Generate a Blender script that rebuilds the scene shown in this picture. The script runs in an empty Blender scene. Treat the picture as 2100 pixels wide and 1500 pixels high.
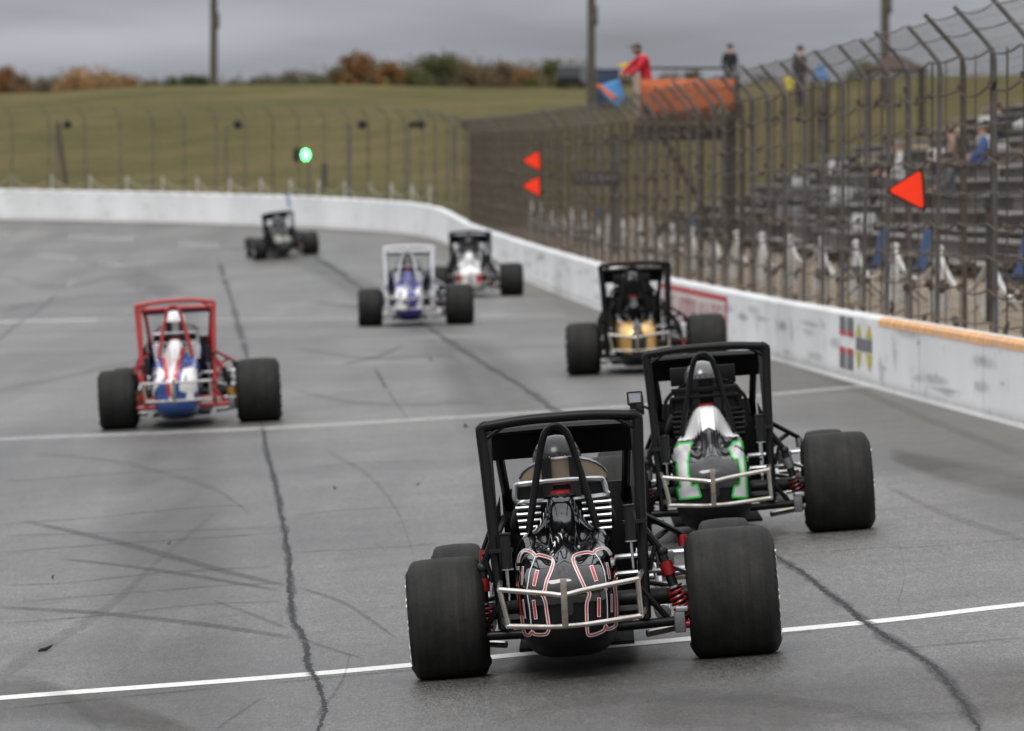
import bpy, bmesh, math, random
import numpy as np
from mathutils import Vector, Matrix, Euler
from mathutils.bvhtree import BVHTree

random.seed(7)
scene = bpy.context.scene
COL = scene.collection

# ------------------------------------------------------------------ camera, sky, sun, exposure
IMG_W, IMG_H = 2100.0, 1500.0
FOC = 13680.0                      # focal length in photo pixels
HORIZON = 405.0                    # eye-level row in the photo
CAM_Z = 2.5
PITCH = math.atan((IMG_H / 2 - HORIZON) / FOC)

cam_data = bpy.data.cameras.new('camera')
cam = bpy.data.objects.new('camera', cam_data)
COL.objects.link(cam)
cam.location = (0, 0, CAM_Z)
cam.rotation_euler = (math.radians(90) - PITCH, 0, 0)
cam_data.sensor_width = 36.0
cam_data.lens = FOC / IMG_W * 36.0
cam_data.clip_start = 0.5
cam_data.clip_end = 6000
cam_data.dof.use_dof = True
cam_data.dof.focus_distance = 35.6
cam_data.dof.aperture_fstop = 5.5
cam_data.dof.aperture_blades = 0
scene.camera = cam

SUN_EL, SUN_AZ = math.radians(52), math.radians(205)   # behind the camera, a little to the left (overcast glow)
world = bpy.data.worlds.new('World')
scene.world = world
world.use_nodes = True
wn = world.node_tree
wn.nodes.clear()
def wnode(t, **kw):
    n = wn.nodes.new(t)
    for k, v in kw.items():
        setattr(n, k, v)
    return n
w_out = wnode('ShaderNodeOutputWorld')
w_bg = wnode('ShaderNodeBackground')
w_sky = wnode('ShaderNodeTexSky', sky_type='NISHITA')
w_sky.sun_disc = False
w_sky.sun_elevation = SUN_EL
w_sky.sun_rotation = SUN_AZ
w_sky.air_density = 1.0
w_sky.dust_density = 4.0
w_scale = wnode('ShaderNodeVectorMath', operation='SCALE')
w_scale.inputs['Scale'].default_value = 0.08
wn.links.new(w_sky.outputs[0], w_scale.inputs[0])
w_tc = wnode('ShaderNodeTexCoord')
w_sep = wnode('ShaderNodeSeparateXYZ')
wn.links.new(w_tc.outputs['Generated'], w_sep.inputs[0])
w_ramp = wnode('ShaderNodeValToRGB')           # overcast: dull near the horizon, about three times brighter overhead
r = w_ramp.color_ramp
r.elements[0].position = 0.0
r.elements[0].color = (0.315, 0.33, 0.365, 1)
r.elements[1].position = 1.0
r.elements[1].color = (1.46, 1.46, 1.48, 1)
e = r.elements.new(0.10); e.color = (0.42, 0.43, 0.46, 1)
e = r.elements.new(0.45); e.color = (1.04, 1.05, 1.07, 1)
wn.links.new(w_sep.outputs['Z'], w_ramp.inputs[0])
w_map = wnode('ShaderNodeMapping')
w_map.inputs['Scale'].default_value = (11, 11, 70)
wn.links.new(w_tc.outputs['Generated'], w_map.inputs[0])
w_noise = wnode('ShaderNodeTexNoise')
w_noise.inputs['Scale'].default_value = 1.0
w_noise.inputs['Detail'].default_value = 4.0
w_noise.inputs['Roughness'].default_value = 0.45
wn.links.new(w_map.outputs[0], w_noise.inputs['Vector'])
w_nr = wnode('ShaderNodeMapRange')
w_nr.inputs['From Min'].default_value = 0.30
w_nr.inputs['From Max'].default_value = 0.72
w_nr.inputs['To Min'].default_value = 0.58
w_nr.inputs['To Max'].default_value = 1.22
wn.links.new(w_noise.outputs[0], w_nr.inputs['Value'])
w_mul = wnode('ShaderNodeVectorMath', operation='SCALE')
wn.links.new(w_ramp.outputs[0], w_mul.inputs[0])
wn.links.new(w_nr.outputs[0], w_mul.inputs['Scale'])
w_mix = wnode('ShaderNodeMix', data_type='RGBA')
w_mix.inputs['Factor'].default_value = 0.9
wn.links.new(w_scale.outputs[0], w_mix.inputs['A'])
wn.links.new(w_mul.outputs[0], w_mix.inputs['B'])
wn.links.new(w_mix.outputs['Result'], w_bg.inputs['Color'])
w_bg.inputs['Strength'].default_value = 1.0
wn.links.new(w_bg.outputs[0], w_out.inputs[0])

sun_data = bpy.data.lights.new('sun', 'SUN')
sun_data.energy = 1.1
sun_data.angle = math.radians(25)
sun_data.color = (1.0, 0.97, 0.93)
sun = bpy.data.objects.new('sun', sun_data)
COL.objects.link(sun)
sun.location = (-20, -30, 40)
# sun_rotation is measured clockwise from +Y: direction towards the sun
sd = Vector((math.sin(SUN_AZ) * math.cos(SUN_EL), math.cos(SUN_AZ) * math.cos(SUN_EL), math.sin(SUN_EL)))
sun.rotation_euler = sd.to_track_quat('Z', 'Y').to_euler()

vs = scene.view_settings
vs.view_transform = 'Standard'
vs.look = 'None'
vs.gamma = 1.0
vs.use_curve_mapping = False
vs.exposure = 0.32
scene.cycles.use_denoising = True
scene.cycles.max_bounces = 8
scene.cycles.transparent_max_bounces = 24

# ------------------------------------------------------------------ materials
MATS = {}
def L(c):                                     # sRGB 0-255 -> linear
    return tuple(((v / 255) / 12.92 if v / 255 <= 0.04045 else (((v / 255) + 0.055) / 1.055) ** 2.4) for v in c)

def mat(name, color, rough=0.5, metal=0.0, coat=0.0, var=0.0, vscale=8.0, bump=0.0, bscale=60.0, color2=None, emit=None, estr=0.0, spec=0.5):
    if name in MATS:
        return MATS[name]
    m = bpy.data.materials.new(name)
    m.use_nodes = True
    nt = m.node_tree
    b = nt.nodes['Principled BSDF']
    b.inputs['Roughness'].default_value = rough
    b.inputs['Metallic'].default_value = metal
    b.inputs['Coat Weight'].default_value = coat
    b.inputs['Coat Roughness'].default_value = 0.04
    b.inputs['Specular IOR Level'].default_value = spec
    c = tuple(color) + (1,)
    tc = nt.nodes.new('ShaderNodeTexCoord')
    if var > 0 or color2:
        nz = nt.nodes.new('ShaderNodeTexNoise')
        nz.inputs['Scale'].default_value = vscale
        nz.inputs['Detail'].default_value = 5
        nz.inputs['Roughness'].default_value = 0.6
        nt.links.new(tc.outputs['Object'], nz.inputs['Vector'])
        mx = nt.nodes.new('ShaderNodeMix'); mx.data_type = 'RGBA'
        mr = nt.nodes.new('ShaderNodeMapRange')
        mr.inputs['From Min'].default_value = 0.32
        mr.inputs['From Max'].default_value = 0.68
        nt.links.new(nz.outputs[0], mr.inputs['Value'])
        nt.links.new(mr.outputs[0], mx.inputs['Factor'])
        c2 = color2 if color2 else tuple(max(0, v * (1 - var)) for v in color)
        mx.inputs['A'].default_value = c
        mx.inputs['B'].default_value = tuple(c2) + (1,)
        nt.links.new(mx.outputs['Result'], b.inputs['Base Color'])
        rr = nt.nodes.new('ShaderNodeMapRange')
        rr.inputs['To Min'].default_value = max(0.02, rough * 0.85)
        rr.inputs['To Max'].default_value = min(1, rough * 1.2)
        nt.links.new(nz.outputs[0], rr.inputs['Value'])
        nt.links.new(rr.outputs[0], b.inputs['Roughness'])
    else:
        b.inputs['Base Color'].default_value = c
    if bump > 0:
        n2 = nt.nodes.new('ShaderNodeTexNoise')
        n2.inputs['Scale'].default_value = bscale
        n2.inputs['Detail'].default_value = 3
        nt.links.new(tc.outputs['Object'], n2.inputs['Vector'])
        bp = nt.nodes.new('ShaderNodeBump')
        bp.inputs['Strength'].default_value = bump
        bp.inputs['Distance'].default_value = 0.01
        nt.links.new(n2.outputs[0], bp.inputs['Height'])
        nt.links.new(bp.outputs[0], b.inputs['Normal'])
    if emit:
        b.inputs['Emission Color'].default_value = tuple(emit) + (1,)
        b.inputs['Emission Strength'].default_value = estr
    MATS[name] = m
    return m

def worn_mat(name, color, cover=0.8, scale=30.0, soft=0.25, rough=0.8, stretch=(1, 1, 1), maxa=1.0, fade=False):
    """paint or rubber that lies on the asphalt with worn-through gaps (shape of its own)"""
    m = bpy.data.materials.new(name)
    m.use_nodes = True
    nt = m.node_tree
    b = nt.nodes['Principled BSDF']
    b.inputs['Base Color'].default_value = tuple(color) + (1,)
    b.inputs['Roughness'].default_value = rough
    tc = nt.nodes.new('ShaderNodeTexCoord')
    mp = nt.nodes.new('ShaderNodeMapping')
    mp.inputs['Scale'].default_value = stretch
    nt.links.new(tc.outputs['Object'], mp.inputs[0])
    nz = nt.nodes.new('ShaderNodeTexNoise')
    nz.inputs['Scale'].default_value = scale
    nz.inputs['Detail'].default_value = 6
    nz.inputs['Roughness'].default_value = 0.65
    nt.links.new(mp.outputs[0], nz.inputs['Vector'])
    mr = nt.nodes.new('ShaderNodeMapRange')
    c0 = 0.5 + (0.5 - cover) * 0.6
    mr.inputs['From Min'].default_value = c0 - soft / 2
    mr.inputs['From Max'].default_value = c0 + soft / 2
    mr.inputs['To Max'].default_value = maxa
    nt.links.new(nz.outputs[0], mr.inputs['Value'])
    if fade:                                    # thins out towards its edges
        at_ = nt.nodes.new('ShaderNodeAttribute'); at_.attribute_name = 'fade'
        mu = nt.nodes.new('ShaderNodeMath'); mu.operation = 'MULTIPLY'
        nt.links.new(mr.outputs[0], mu.inputs[0]); nt.links.new(at_.outputs['Fac'], mu.inputs[1])
        nt.links.new(mu.outputs[0], b.inputs['Alpha'])
    else:
        nt.links.new(mr.outputs[0], b.inputs['Alpha'])
    MATS[name] = m
    return m

def asphalt_mat():
    m = bpy.data.materials.new('asphalt')
    m.use_nodes = True
    nt = m.node_tree
    b = nt.nodes['Principled BSDF']
    b.inputs['Roughness'].default_value = 0.42
    b.inputs['Specular IOR Level'].default_value = 0.5
    tc = nt.nodes.new('ShaderNodeTexCoord')
    def noise(sc, det, ro=0.6, vec=None, dist=0.0):
        n = nt.nodes.new('ShaderNodeTexNoise')
        n.inputs['Scale'].default_value = sc
        n.inputs['Detail'].default_value = det
        n.inputs['Roughness'].default_value = ro
        n.inputs['Distortion'].default_value = dist
        nt.links.new(vec or tc.outputs['Object'], n.inputs['Vector'])
        return n.outputs[0]
    def rng(v, a, bb, c, d):
        r_ = nt.nodes.new('ShaderNodeMapRange')
        for k, x in (('From Min', a), ('From Max', bb), ('To Min', c), ('To Max', d)):
            r_.inputs[k].default_value = x
        nt.links.new(v, r_.inputs['Value'])
        return r_.outputs[0]
    def mul(a, c):
        x = nt.nodes.new('ShaderNodeMath'); x.operation = 'MULTIPLY'
        nt.links.new(a, x.inputs[0]); nt.links.new(c, x.inputs[1])
        return x.outputs[0]
    mpg = nt.nodes.new('ShaderNodeMapping'); mpg.inputs['Scale'].default_value = (1, 0.16, 1)
    nt.links.new(tc.outputs['Object'], mpg.inputs[0])
    fine = mul(rng(noise(80, 3, 0.8, mpg.outputs[0]), 0.36, 0.66, 0.30, 1.85), rng(noise(26, 4, 0.75, mpg.outputs[0]), 0.3, 0.7, 0.66, 1.36))
    vor = nt.nodes.new('ShaderNodeTexVoronoi')
    vor.inputs['Scale'].default_value = 60
    nt.links.new(tc.outputs['Object'], vor.inputs['Vector'])
    speck = rng(vor.outputs['Distance'], 0.04, 0.5, 1.28, 0.9)
    mid = rng(noise(1.6, 6, 0.6, None, 0.6), 0.3, 0.7, 0.80, 1.14)
    mp = nt.nodes.new('ShaderNodeMapping')            # long racing-line stains along the track
    mp.inputs['Rotation'].default_value = (0, 0, math.radians(-2.5))
    mp.inputs['Scale'].default_value = (0.75, 0.035, 1)
    nt.links.new(tc.outputs['Object'], mp.inputs[0])
    lane = rng(noise(1.0, 5, 0.55, mp.outputs[0], 0.4), 0.33, 0.67, 0.66, 1.2)
    mp2 = nt.nodes.new('ShaderNodeMapping')           # patches across the track
    mp2.inputs['Scale'].default_value = (0.16, 0.16, 1)
    nt.links.new(tc.outputs['Object'], mp2.inputs[0])
    patch = rng(noise(1.0, 4, 0.5, mp2.outputs[0], 0.8), 0.36, 0.66, 0.70, 1.16)
    tot = mul(mul(mul(fine, speck), mid), mul(lane, patch))
    sc = nt.nodes.new('ShaderNodeVectorMath'); sc.operation = 'SCALE'
    hue = nt.nodes.new('ShaderNodeMix'); hue.data_type = 'RGBA'
    hue.inputs['A'].default_value = (0.112, 0.105, 0.096, 1)
    hue.inputs['B'].default_value = (0.103, 0.101, 0.099, 1)
    nt.links.new(noise(0.25, 3), hue.inputs['Factor'])
    nt.links.new(hue.outputs['Result'], sc.inputs[0])
    nt.links.new(tot, sc.inputs['Scale'])
    nt.links.new(sc.outputs[0], b.inputs['Base Color'])
    bp = nt.nodes.new('ShaderNodeBump')
    bp.inputs['Strength'].default_value = 0.5
    bp.inputs['Distance'].default_value = 0.006
    nt.links.new(noise(70, 3, 0.7), bp.inputs['Height'])
    nt.links.new(bp.outputs[0], b.inputs['Normal'])
    return m

def wall_mat():
    m = bpy.data.materials.new('white_painted_concrete')
    m.use_nodes = True
    nt = m.node_tree
    b = nt.nodes['Principled BSDF']
    b.inputs['Roughness'].default_value = 0.6
    tc = nt.nodes.new('ShaderNodeTexCoord')
    mp = nt.nodes.new('ShaderNodeMapping'); mp.inputs['Scale'].default_value = (0.8, 0.8, 2.2)
    nt.links.new(tc.outputs['Object'], mp.inputs[0])
    n1 = nt.nodes.new('ShaderNodeTexNoise'); n1.inputs['Scale'].default_value = 1.4; n1.inputs['Detail'].default_value = 8
    n1.inputs['Roughness'].default_value = 0.7
    nt.links.new(mp.outputs[0], n1.inputs['Vector'])
    rp = nt.nodes.new('ShaderNodeValToRGB')
    rp.color_ramp.elements[0].position = 0.25; rp.color_ramp.elements[0].color = (0.42, 0.42, 0.42, 1)
    rp.color_ramp.elements[1].position = 0.43; rp.color_ramp.elements[1].color = (0.80, 0.81, 0.82, 1)
    nt.links.new(n1.outputs[0], rp.inputs[0])
    n2 = nt.nodes.new('ShaderNodeTexNoise'); n2.inputs['Scale'].default_value = 0.35; n2.inputs['Detail'].default_value = 3
    nt.links.new(tc.outputs['Object'], n2.inputs['Vector'])
    mr = nt.nodes.new('ShaderNodeMapRange'); mr.inputs['From Min'].default_value = 0.35; mr.inputs['From Max'].default_value = 0.65
    mr.inputs['To Min'].default_value = 0.88; mr.inputs['To Max'].default_value = 1.03
    nt.links.new(n2.outputs[0], mr.inputs['Value'])
    sc = nt.nodes.new('ShaderNodeVectorMath'); sc.operation = 'SCALE'
    nt.links.new(rp.outputs[0], sc.inputs[0]); nt.links.new(mr.outputs[0], sc.inputs['Scale'])
    nt.links.new(sc.outputs[0], b.inputs['Base Color'])
    n3 = nt.nodes.new('ShaderNodeTexNoise'); n3.inputs['Scale'].default_value = 12; n3.inputs['Detail'].default_value = 5
    nt.links.new(tc.outputs['Object'], n3.inputs['Vector'])
    bp = nt.nodes.new('ShaderNodeBump'); bp.inputs['Strength'].default_value = 0.25; bp.inputs['Distance'].default_value = 0.02
    nt.links.new(n3.outputs[0], bp.inputs['Height']); nt.links.new(bp.outputs[0], b.inputs['Normal'])
    return m

def grass_mat():
    m = bpy.data.materials.new('autumn_grass')
    m.use_nodes = True
    nt = m.node_tree
    b = nt.nodes['Principled BSDF']
    b.inputs['Roughness'].default_value = 0.95
    b.inputs['Specular IOR Level'].default_value = 0.15
    tc = nt.nodes.new('ShaderNodeTexCoord')
    n1 = nt.nodes.new('ShaderNodeTexNoise'); n1.inputs['Scale'].default_value = 0.11; n1.inputs['Detail'].default_value = 7; n1.inputs['Roughness'].default_value = 0.65
    nt.links.new(tc.outputs['Object'], n1.inputs['Vector'])
    rp = nt.nodes.new('ShaderNodeValToRGB')
    els = rp.color_ramp.elements
    els[0].position = 0.33; els[0].color = (0.092, 0.088, 0.030, 1)
    els[1].position = 0.68; els[1].color = (0.19, 0.145, 0.064, 1)
    x = els.new(0.5); x.color = (0.132, 0.116, 0.042, 1)
    nt.links.new(n1.outputs[0], rp.inputs[0])
    n2 = nt.nodes.new('ShaderNodeTexNoise'); n2.inputs['Scale'].default_value = 3.0; n2.inputs['Detail'].default_value = 6; n2.inputs['Roughness'].default_value = 0.8
    nt.links.new(tc.outputs['Object'], n2.inputs['Vector'])
    mr = nt.nodes.new('ShaderNodeMapRange'); mr.inputs['From Min'].default_value = 0.3; mr.inputs['From Max'].default_value = 0.7
    mr.inputs['To Min'].default_value = 0.72; mr.inputs['To Max'].default_value = 1.25
    nt.links.new(n2.outputs[0], mr.inputs['Value'])
    sc = nt.nodes.new('ShaderNodeVectorMath'); sc.operation = 'SCALE'
    nt.links.new(rp.outputs[0], sc.inputs[0]); nt.links.new(mr.outputs[0], sc.inputs['Scale'])
    nt.links.new(sc.outputs[0], b.inputs['Base Color'])
    bp = nt.nodes.new('ShaderNodeBump'); bp.inputs['Strength'].default_value = 0.8; bp.inputs['Distance'].default_value = 0.3
    nt.links.new(n2.outputs[0], bp.inputs['Height']); nt.links.new(bp.outputs[0], b.inputs['Normal'])
    return m

M_ASPHALT, M_WALL, M_GRASS = asphalt_mat(), wall_mat(), grass_mat()
M_GRAVEL = mat('tan_gravel', (0.30, 0.24, 0.17), 0.95, var=0.35, vscale=3, bump=0.5, bscale=40)
M_GALV = mat('galvanised_steel', (0.15, 0.155, 0.165), 0.65, 0.2, color2=(.085, .075, .065), vscale=3)
M_RUST = mat('rusty_wire', (0.100, 0.074, 0.056), 0.9, 0.0, var=0.4, vscale=2)
M_WOOD_POLE = mat('weathered_pole_wood', (0.105, 0.09, 0.068), 0.9, var=0.4, vscale=3)
M_DARKSTEEL = mat('dark_painted_steel', (0.022, 0.02, 0.02), 0.6, var=0.3)
M_WHITEPAINT = mat('white_paint', (0.72, 0.72, 0.71), 0.6, var=0.2, vscale=6)
M_ORANGE = mat('orange_paint', (0.52, 0.115, 0.022), 0.6, var=0.25, vscale=2)
M_BLACKMETAL = mat('black_metal', (0.007, 0.007, 0.008), 0.45, spec=0.35)
def tyre_mat():
    m = bpy.data.materials.new('tyre_rubber')
    m.use_nodes = True
    nt = m.node_tree
    b = nt.nodes['Principled BSDF']
    b.inputs['Roughness'].default_value = 0.7
    b.inputs['Specular IOR Level'].default_value = 0.25
    tc = nt.nodes.new('ShaderNodeTexCoord')
    def noise(scale, sc3, det):
        mp = nt.nodes.new('ShaderNodeMapping'); mp.inputs['Scale'].default_value = sc3
        nt.links.new(tc.outputs['Object'], mp.inputs[0])
        n = nt.nodes.new('ShaderNodeTexNoise'); n.inputs['Scale'].default_value = scale; n.inputs['Detail'].default_value = det
        n.inputs['Roughness'].default_value = 0.7
        nt.links.new(mp.outputs[0], n.inputs['Vector'])
        return n.outputs[0]
    band, grain, blot = noise(1, (26, .8, .8), 4), noise(130, (1, 1, 1), 3), noise(6, (1, 1, 1), 5)
    a1 = nt.nodes.new('ShaderNodeMath'); a1.operation = 'MULTIPLY'
    nt.links.new(band, a1.inputs[0]); nt.links.new(grain, a1.inputs[1])
    a2 = nt.nodes.new('ShaderNodeMath'); a2.operation = 'MULTIPLY'
    nt.links.new(a1.outputs[0], a2.inputs[0]); nt.links.new(blot, a2.inputs[1])
    rp = nt.nodes.new('ShaderNodeValToRGB')
    rp.color_ramp.elements[0].position = 0.06; rp.color_ramp.elements[0].color = (.009, .009, .009, 1)
    rp.color_ramp.elements[1].position = 0.27; rp.color_ramp.elements[1].color = (.034, .033, .031, 1)
    nt.links.new(a2.outputs[0], rp.inputs[0])
    nt.links.new(rp.outputs[0], b.inputs['Base Color'])
    bp = nt.nodes.new('ShaderNodeBump'); bp.inputs['Strength'].default_value = 0.25; bp.inputs['Distance'].default_value = 0.004
    nt.links.new(grain, bp.inputs['Height']); nt.links.new(bp.outputs[0], b.inputs['Normal'])
    return m
M_RUBBER = tyre_mat()
M_CHROME = mat('polished_tube', (0.74, 0.71, 0.67), 0.24, 1.0, color2=(0.5, 0.44, 0.37), vscale=9)
M_ALU = mat('bare_aluminium', (0.62, 0.63, 0.65), 0.32, 1.0, var=0.25, vscale=14)
M_GREYBLOCK = mat('cast_grey', (0.2, 0.2, 0.21), 0.5, 0.6, var=0.3)
M_SKIN = mat('skin', (0.45, 0.26, 0.18), 0.6)
M_GLASS = mat('dark_glass', (0.01, 0.012, 0.015), 0.06, spec=0.8)

# ------------------------------------------------------------------ mesh building helpers
class MB:
    def __init__(self):
        self.v, self.f = [], []
    def add(self, vs_, fs_):
        o = len(self.v)
        self.v += [tuple(p) for p in vs_]
        self.f += [tuple(i + o for i in q) for q in fs_]
        return self
    def box(self, c, s, rot=None, bev=0.0):
        x, y, z = s[0] / 2, s[1] / 2, s[2] / 2
        if bev <= 0:
            P = [(-x, -y, -z), (x, -y, -z), (x, y, -z), (-x, y, -z), (-x, -y, z), (x, -y, z), (x, y, z), (-x, y, z)]
            F = [(0, 3, 2, 1), (4, 5, 6, 7), (0, 1, 5, 4), (1, 2, 6, 5), (2, 3, 7, 6), (3, 0, 4, 7)]
        else:
            bm = bmesh.new()
            bmesh.ops.create_cube(bm, size=1)
            for q in bm.verts:
                q.co = Vector((q.co.x * s[0], q.co.y * s[1], q.co.z * s[2]))
            bmesh.ops.bevel(bm, geom=bm.edges[:], offset=bev, segments=2, affect='EDGES', profile=0.5)
            bm.verts.index_update()
            P = [tuple(q.co) for q in bm.verts]
            F = [tuple(q.index for q in f_.verts) for f_ in bm.faces]
            bm.free()
        if rot is not None:
            R_ = rot if isinstance(rot, Matrix) else Euler(rot).to_matrix()
            P = [R_ @ Vector(p) for p in P]
        return self.add([(p[0] + c[0], p[1] + c[1], p[2] + c[2]) for p in P], F)
    def tube(self, pts, r, n=8, closed=False, caps=True):
        pts = [Vector(p) for p in pts]
        k = len(pts)
        rs = r if isinstance(r, (list, tuple)) else [r] * k
        rings = []
        up = None
        for i in range(k):
            if closed:
                t = (pts[(i + 1) % k] - pts[i - 1])
            else:
                t = pts[min(i + 1, k - 1)] - pts[max(i - 1, 0)]
            if t.length < 1e-9:
                t = Vector((0, 0, 1))
            t.normalize()
            if up is None:
                a = Vector((0, 0, 1)) if abs(t.z) < 0.9 else Vector((1, 0, 0))
                up = (a - t * a.dot(t)).normalized()
            else:
                up = up - t * up.dot(t)
                if up.length < 1e-6:
                    a = Vector((0, 0, 1)) if abs(t.z) < 0.9 else Vector((1, 0, 0))
                    up = a - t * a.dot(t)
                up.normalize()
            s = t.cross(up)
            rings.append([pts[i] + (up * math.cos(2 * math.pi * j / n) + s * math.sin(2 * math.pi * j / n)) * rs[i] for j in range(n)])
        V = [p for ring in rings for p in ring]
        F = []
        m = k if closed else k - 1
        for i in range(m):
            a, b_ = i * n, ((i + 1) % k) * n
            for j in range(n):
                F.append((a + j, a + (j + 1) % n, b_ + (j + 1) % n, b_ + j))
        if caps and not closed:
            F.append(tuple(reversed(range(n))))
            F.append(tuple(range((k - 1) * n, k * n)))
        return self.add(V, F)
    def lathe(self, prof, n=32, axis='x', c=(0, 0, 0), closed=True):
        """prof: list of (a, r): a along the axis"""
        V, F = [], []
        k = len(prof)
        for j in range(n):
            t = 2 * math.pi * j / n
            for a, r_ in prof:
                u, w = r_ * math.cos(t), r_ * math.sin(t)
                p = {'x': (a, u, w), 'y': (w, a, u), 'z': (u, w, a)}[axis]
                V.append((p[0] + c[0], p[1] + c[1], p[2] + c[2]))
        for j in range(n):
            for i in range(k - 1):
                a, b_ = j * k + i, ((j + 1) % n) * k + i
                F.append((a, a + 1, b_ + 1, b_))
        return self.add(V, F)
    def ball(self, c, s, nu=20, nv=12):
        V, F = [], []
        for i in range(nv + 1):
            ph = math.pi * i / nv
            for j in range(nu):
                t = 2 * math.pi * j / nu
                V.append((c[0] + s[0] * math.sin(ph) * math.cos(t), c[1] + s[1] * math.sin(ph) * math.sin(t), c[2] + s[2] * math.cos(ph)))
        for i in range(nv):
            for j in range(nu):
                F.append((i * nu + j, (i + 1) * nu + j, (i + 1) * nu + (j + 1) % nu, i * nu + (j + 1) % nu))
        return self.add(V, F)
    def loft(self, rings, cap=True):
        n = len(rings[0])
        V = [p for ring in rings for p in ring]
        F = []
        for i in range(len(rings) - 1):
            for j in range(n):
                F.append((i * n + j, i * n + (j + 1) % n, (i + 1) * n + (j + 1) % n, (i + 1) * n + j))
        if cap:
            F.append(tuple(reversed(range(n))))
            F.append(tuple(range((len(rings) - 1) * n, len(rings) * n)))
        return self.add(V, F)
    def grid(self, rows):
        n = len(rows[0])
        V = [p for row in rows for p in row]
        F = [(i * n + j, i * n + j + 1, (i + 1) * n + j + 1, (i + 1) * n + j) for i in range(len(rows) - 1) for j in range(n - 1)]
        return self.add(V, F)
    def mesh(self, name, smooth=True, angle=0.7):
        me = bpy.data.meshes.new(name)
        me.from_pydata(self.v, [], self.f)
        me.update()
        if smooth:
            me.polygons.foreach_set('use_smooth', [True] * len(me.polygons))
            me.set_sharp_from_angle(angle=angle)
        return me
    def build(self, name, material, parent=None, smooth=True, angle=0.7, **props):
        me = self.mesh(name, smooth, angle)
        me.materials.append(material)
        return link(name, me, parent, **props)

def link(name, data, parent=None, **props):
    o = bpy.data.objects.new(name, data)
    COL.objects.link(o)
    if parent is not None:
        o.parent = parent
    for k, v_ in props.items():
        o[k] = v_
    return o
def empty(name, loc=(0, 0, 0), **props):
    o = link(name, None, None, **props)
    o.empty_display_size = 0.3
    o.location = loc
    return o
def tag(o, label, cat, group=None):
    o['label'] = label; o['category'] = cat
    if group: o['group'] = group
    return o

def catmull(pts, per=6):
    P = [Vector(p) for p in pts]
    out = []
    for i in range(len(P) - 1):
        p0, p1, p2, p3 = P[max(i - 1, 0)], P[i], P[i + 1], P[min(i + 2, len(P) - 1)]
        for j in range(per):
            t = j / per
            out.append(0.5 * ((2 * p1) + (p2 - p0) * t + (2 * p0 - 5 * p1 + 4 * p2 - p3) * t * t + (3 * p1 - p0 - 3 * p2 + p3) * t ** 3))
    out.append(P[-1])
    return out

# ------------------------------------------------------------------ the lie of the land
# s runs along the foot of the outside wall (straight, then the left-hand turn), w is the distance inward, o the distance outward
_n = math.hypot(0.0433, 1)
W_D = Vector((-0.0433 / _n, 1 / _n)); W_N = Vector((-W_D.y, W_D.x))
W_A = Vector((7.4 + 0.0433 * 60, -60.0))
W_L = 268.0; W_R = 95.0
W_C = W_A + W_D * W_L + W_N * W_R
def wall_xy(s, w=0.0):
    if s <= W_L:
        return W_A + W_D * s + W_N * w
    a = (s - W_L) / W_R
    v = -W_N; c, sn = math.cos(a), math.sin(a)
    return W_C + Vector((v.x * c - v.y * sn, v.x * sn + v.y * c)) * (W_R - w)
def to_sw(X, Y):
    d = Vector((X, Y)) - W_A
    s = d.dot(W_D); w = d.dot(W_N)
    if s <= W_L:
        return s, w
    d = Vector((X, Y)) - W_C
    v = -W_N
    a = math.atan2(v.x * d.y - v.y * d.x, v.dot(d))
    if a < 0: a += 2 * math.pi
    return W_L + a * W_R, W_R - d.length
def lerp_tab(x, tab):
    return float(np.interp(x, [t[0] for t in tab], [t[1] for t in tab]))
T_TOP = [(0, -1.28), (100, -1.30), (150, -1.38), (190, -1.34), (220, -1.16), (250, -0.93), (266, -0.78), (272, -0.62), (278, -0.32), (284, -0.18), (296, 0.0), (312, 0.18), (330, 0.36), (430, 0.44)]
T_BASE = [(0, -2.04), (80, -2.06), (106, -2.10), (136, -2.17), (190, -2.22), (210, -2.12), (250, -1.86), (266, -1.72), (272, -1.58), (278, -1.34), (284, -1.2), (296, -1.06), (312, -0.93), (330, -0.80), (430, -0.72)]
T_BANK = [(0, 0.08), (100, 0.08), (136, 0.056), (170, 0.022), (210, 0.02), (250, 0.06), (280, 0.11), (320, 0.12), (430, 0.12)]
def wall_top(s): return lerp_tab(s, T_TOP) + CAM_Z
def wall_base(s): return lerp_tab(s, T_BASE) + CAM_Z
def track_z_sw(s, w):
    b = lerp_tab(s, T_BANK)
    return wall_base(s) - b * min(w, 15.0) - 0.015 * max(0.0, w - 15.0)
def track_z(X, Y):
    return track_z_sw(*to_sw(X, Y))
PROF_A = [(0, -0.12), (4, 0.0), (5.5, 0.2), (14, 3.5), (18, 4.0), (24, 4.1), (60, 4.0), (150, 3.5), (400, 1.5), (1600, 1.5)]
PROF_B = [(0, -0.1), (2, 0.0), (25, 3.2), (40, 3.15), (72, 5.25), (88, 5.4), (140, 2.6), (400, 0.5), (1600, 1.0)]
def out_z_so(s, o):
    t = min(1, max(0, (s - 232) / 60)); t = t * t * (3 - 2 * t)
    a, b = lerp_tab(o, PROF_A), lerp_tab(o, PROF_B)
    bump = 0.0
    if o > 6:
        q = wall_xy(s, -o)
        bump = 0.18 * math.sin(q.x * 0.21 + q.y * 0.05) + 0.15 * math.sin(q.y * 0.13 - q.x * 0.07) + 0.08 * math.sin(q.x * 0.6 + 1.3)
    return wall_top(s) + a * (1 - t) + b * t + bump * min(1, (o - 6) / 10 if o > 6 else 0)
def out_z(X, Y):
    s, w = to_sw(X, Y)
    return out_z_so(s, max(0.0, -w))

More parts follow.
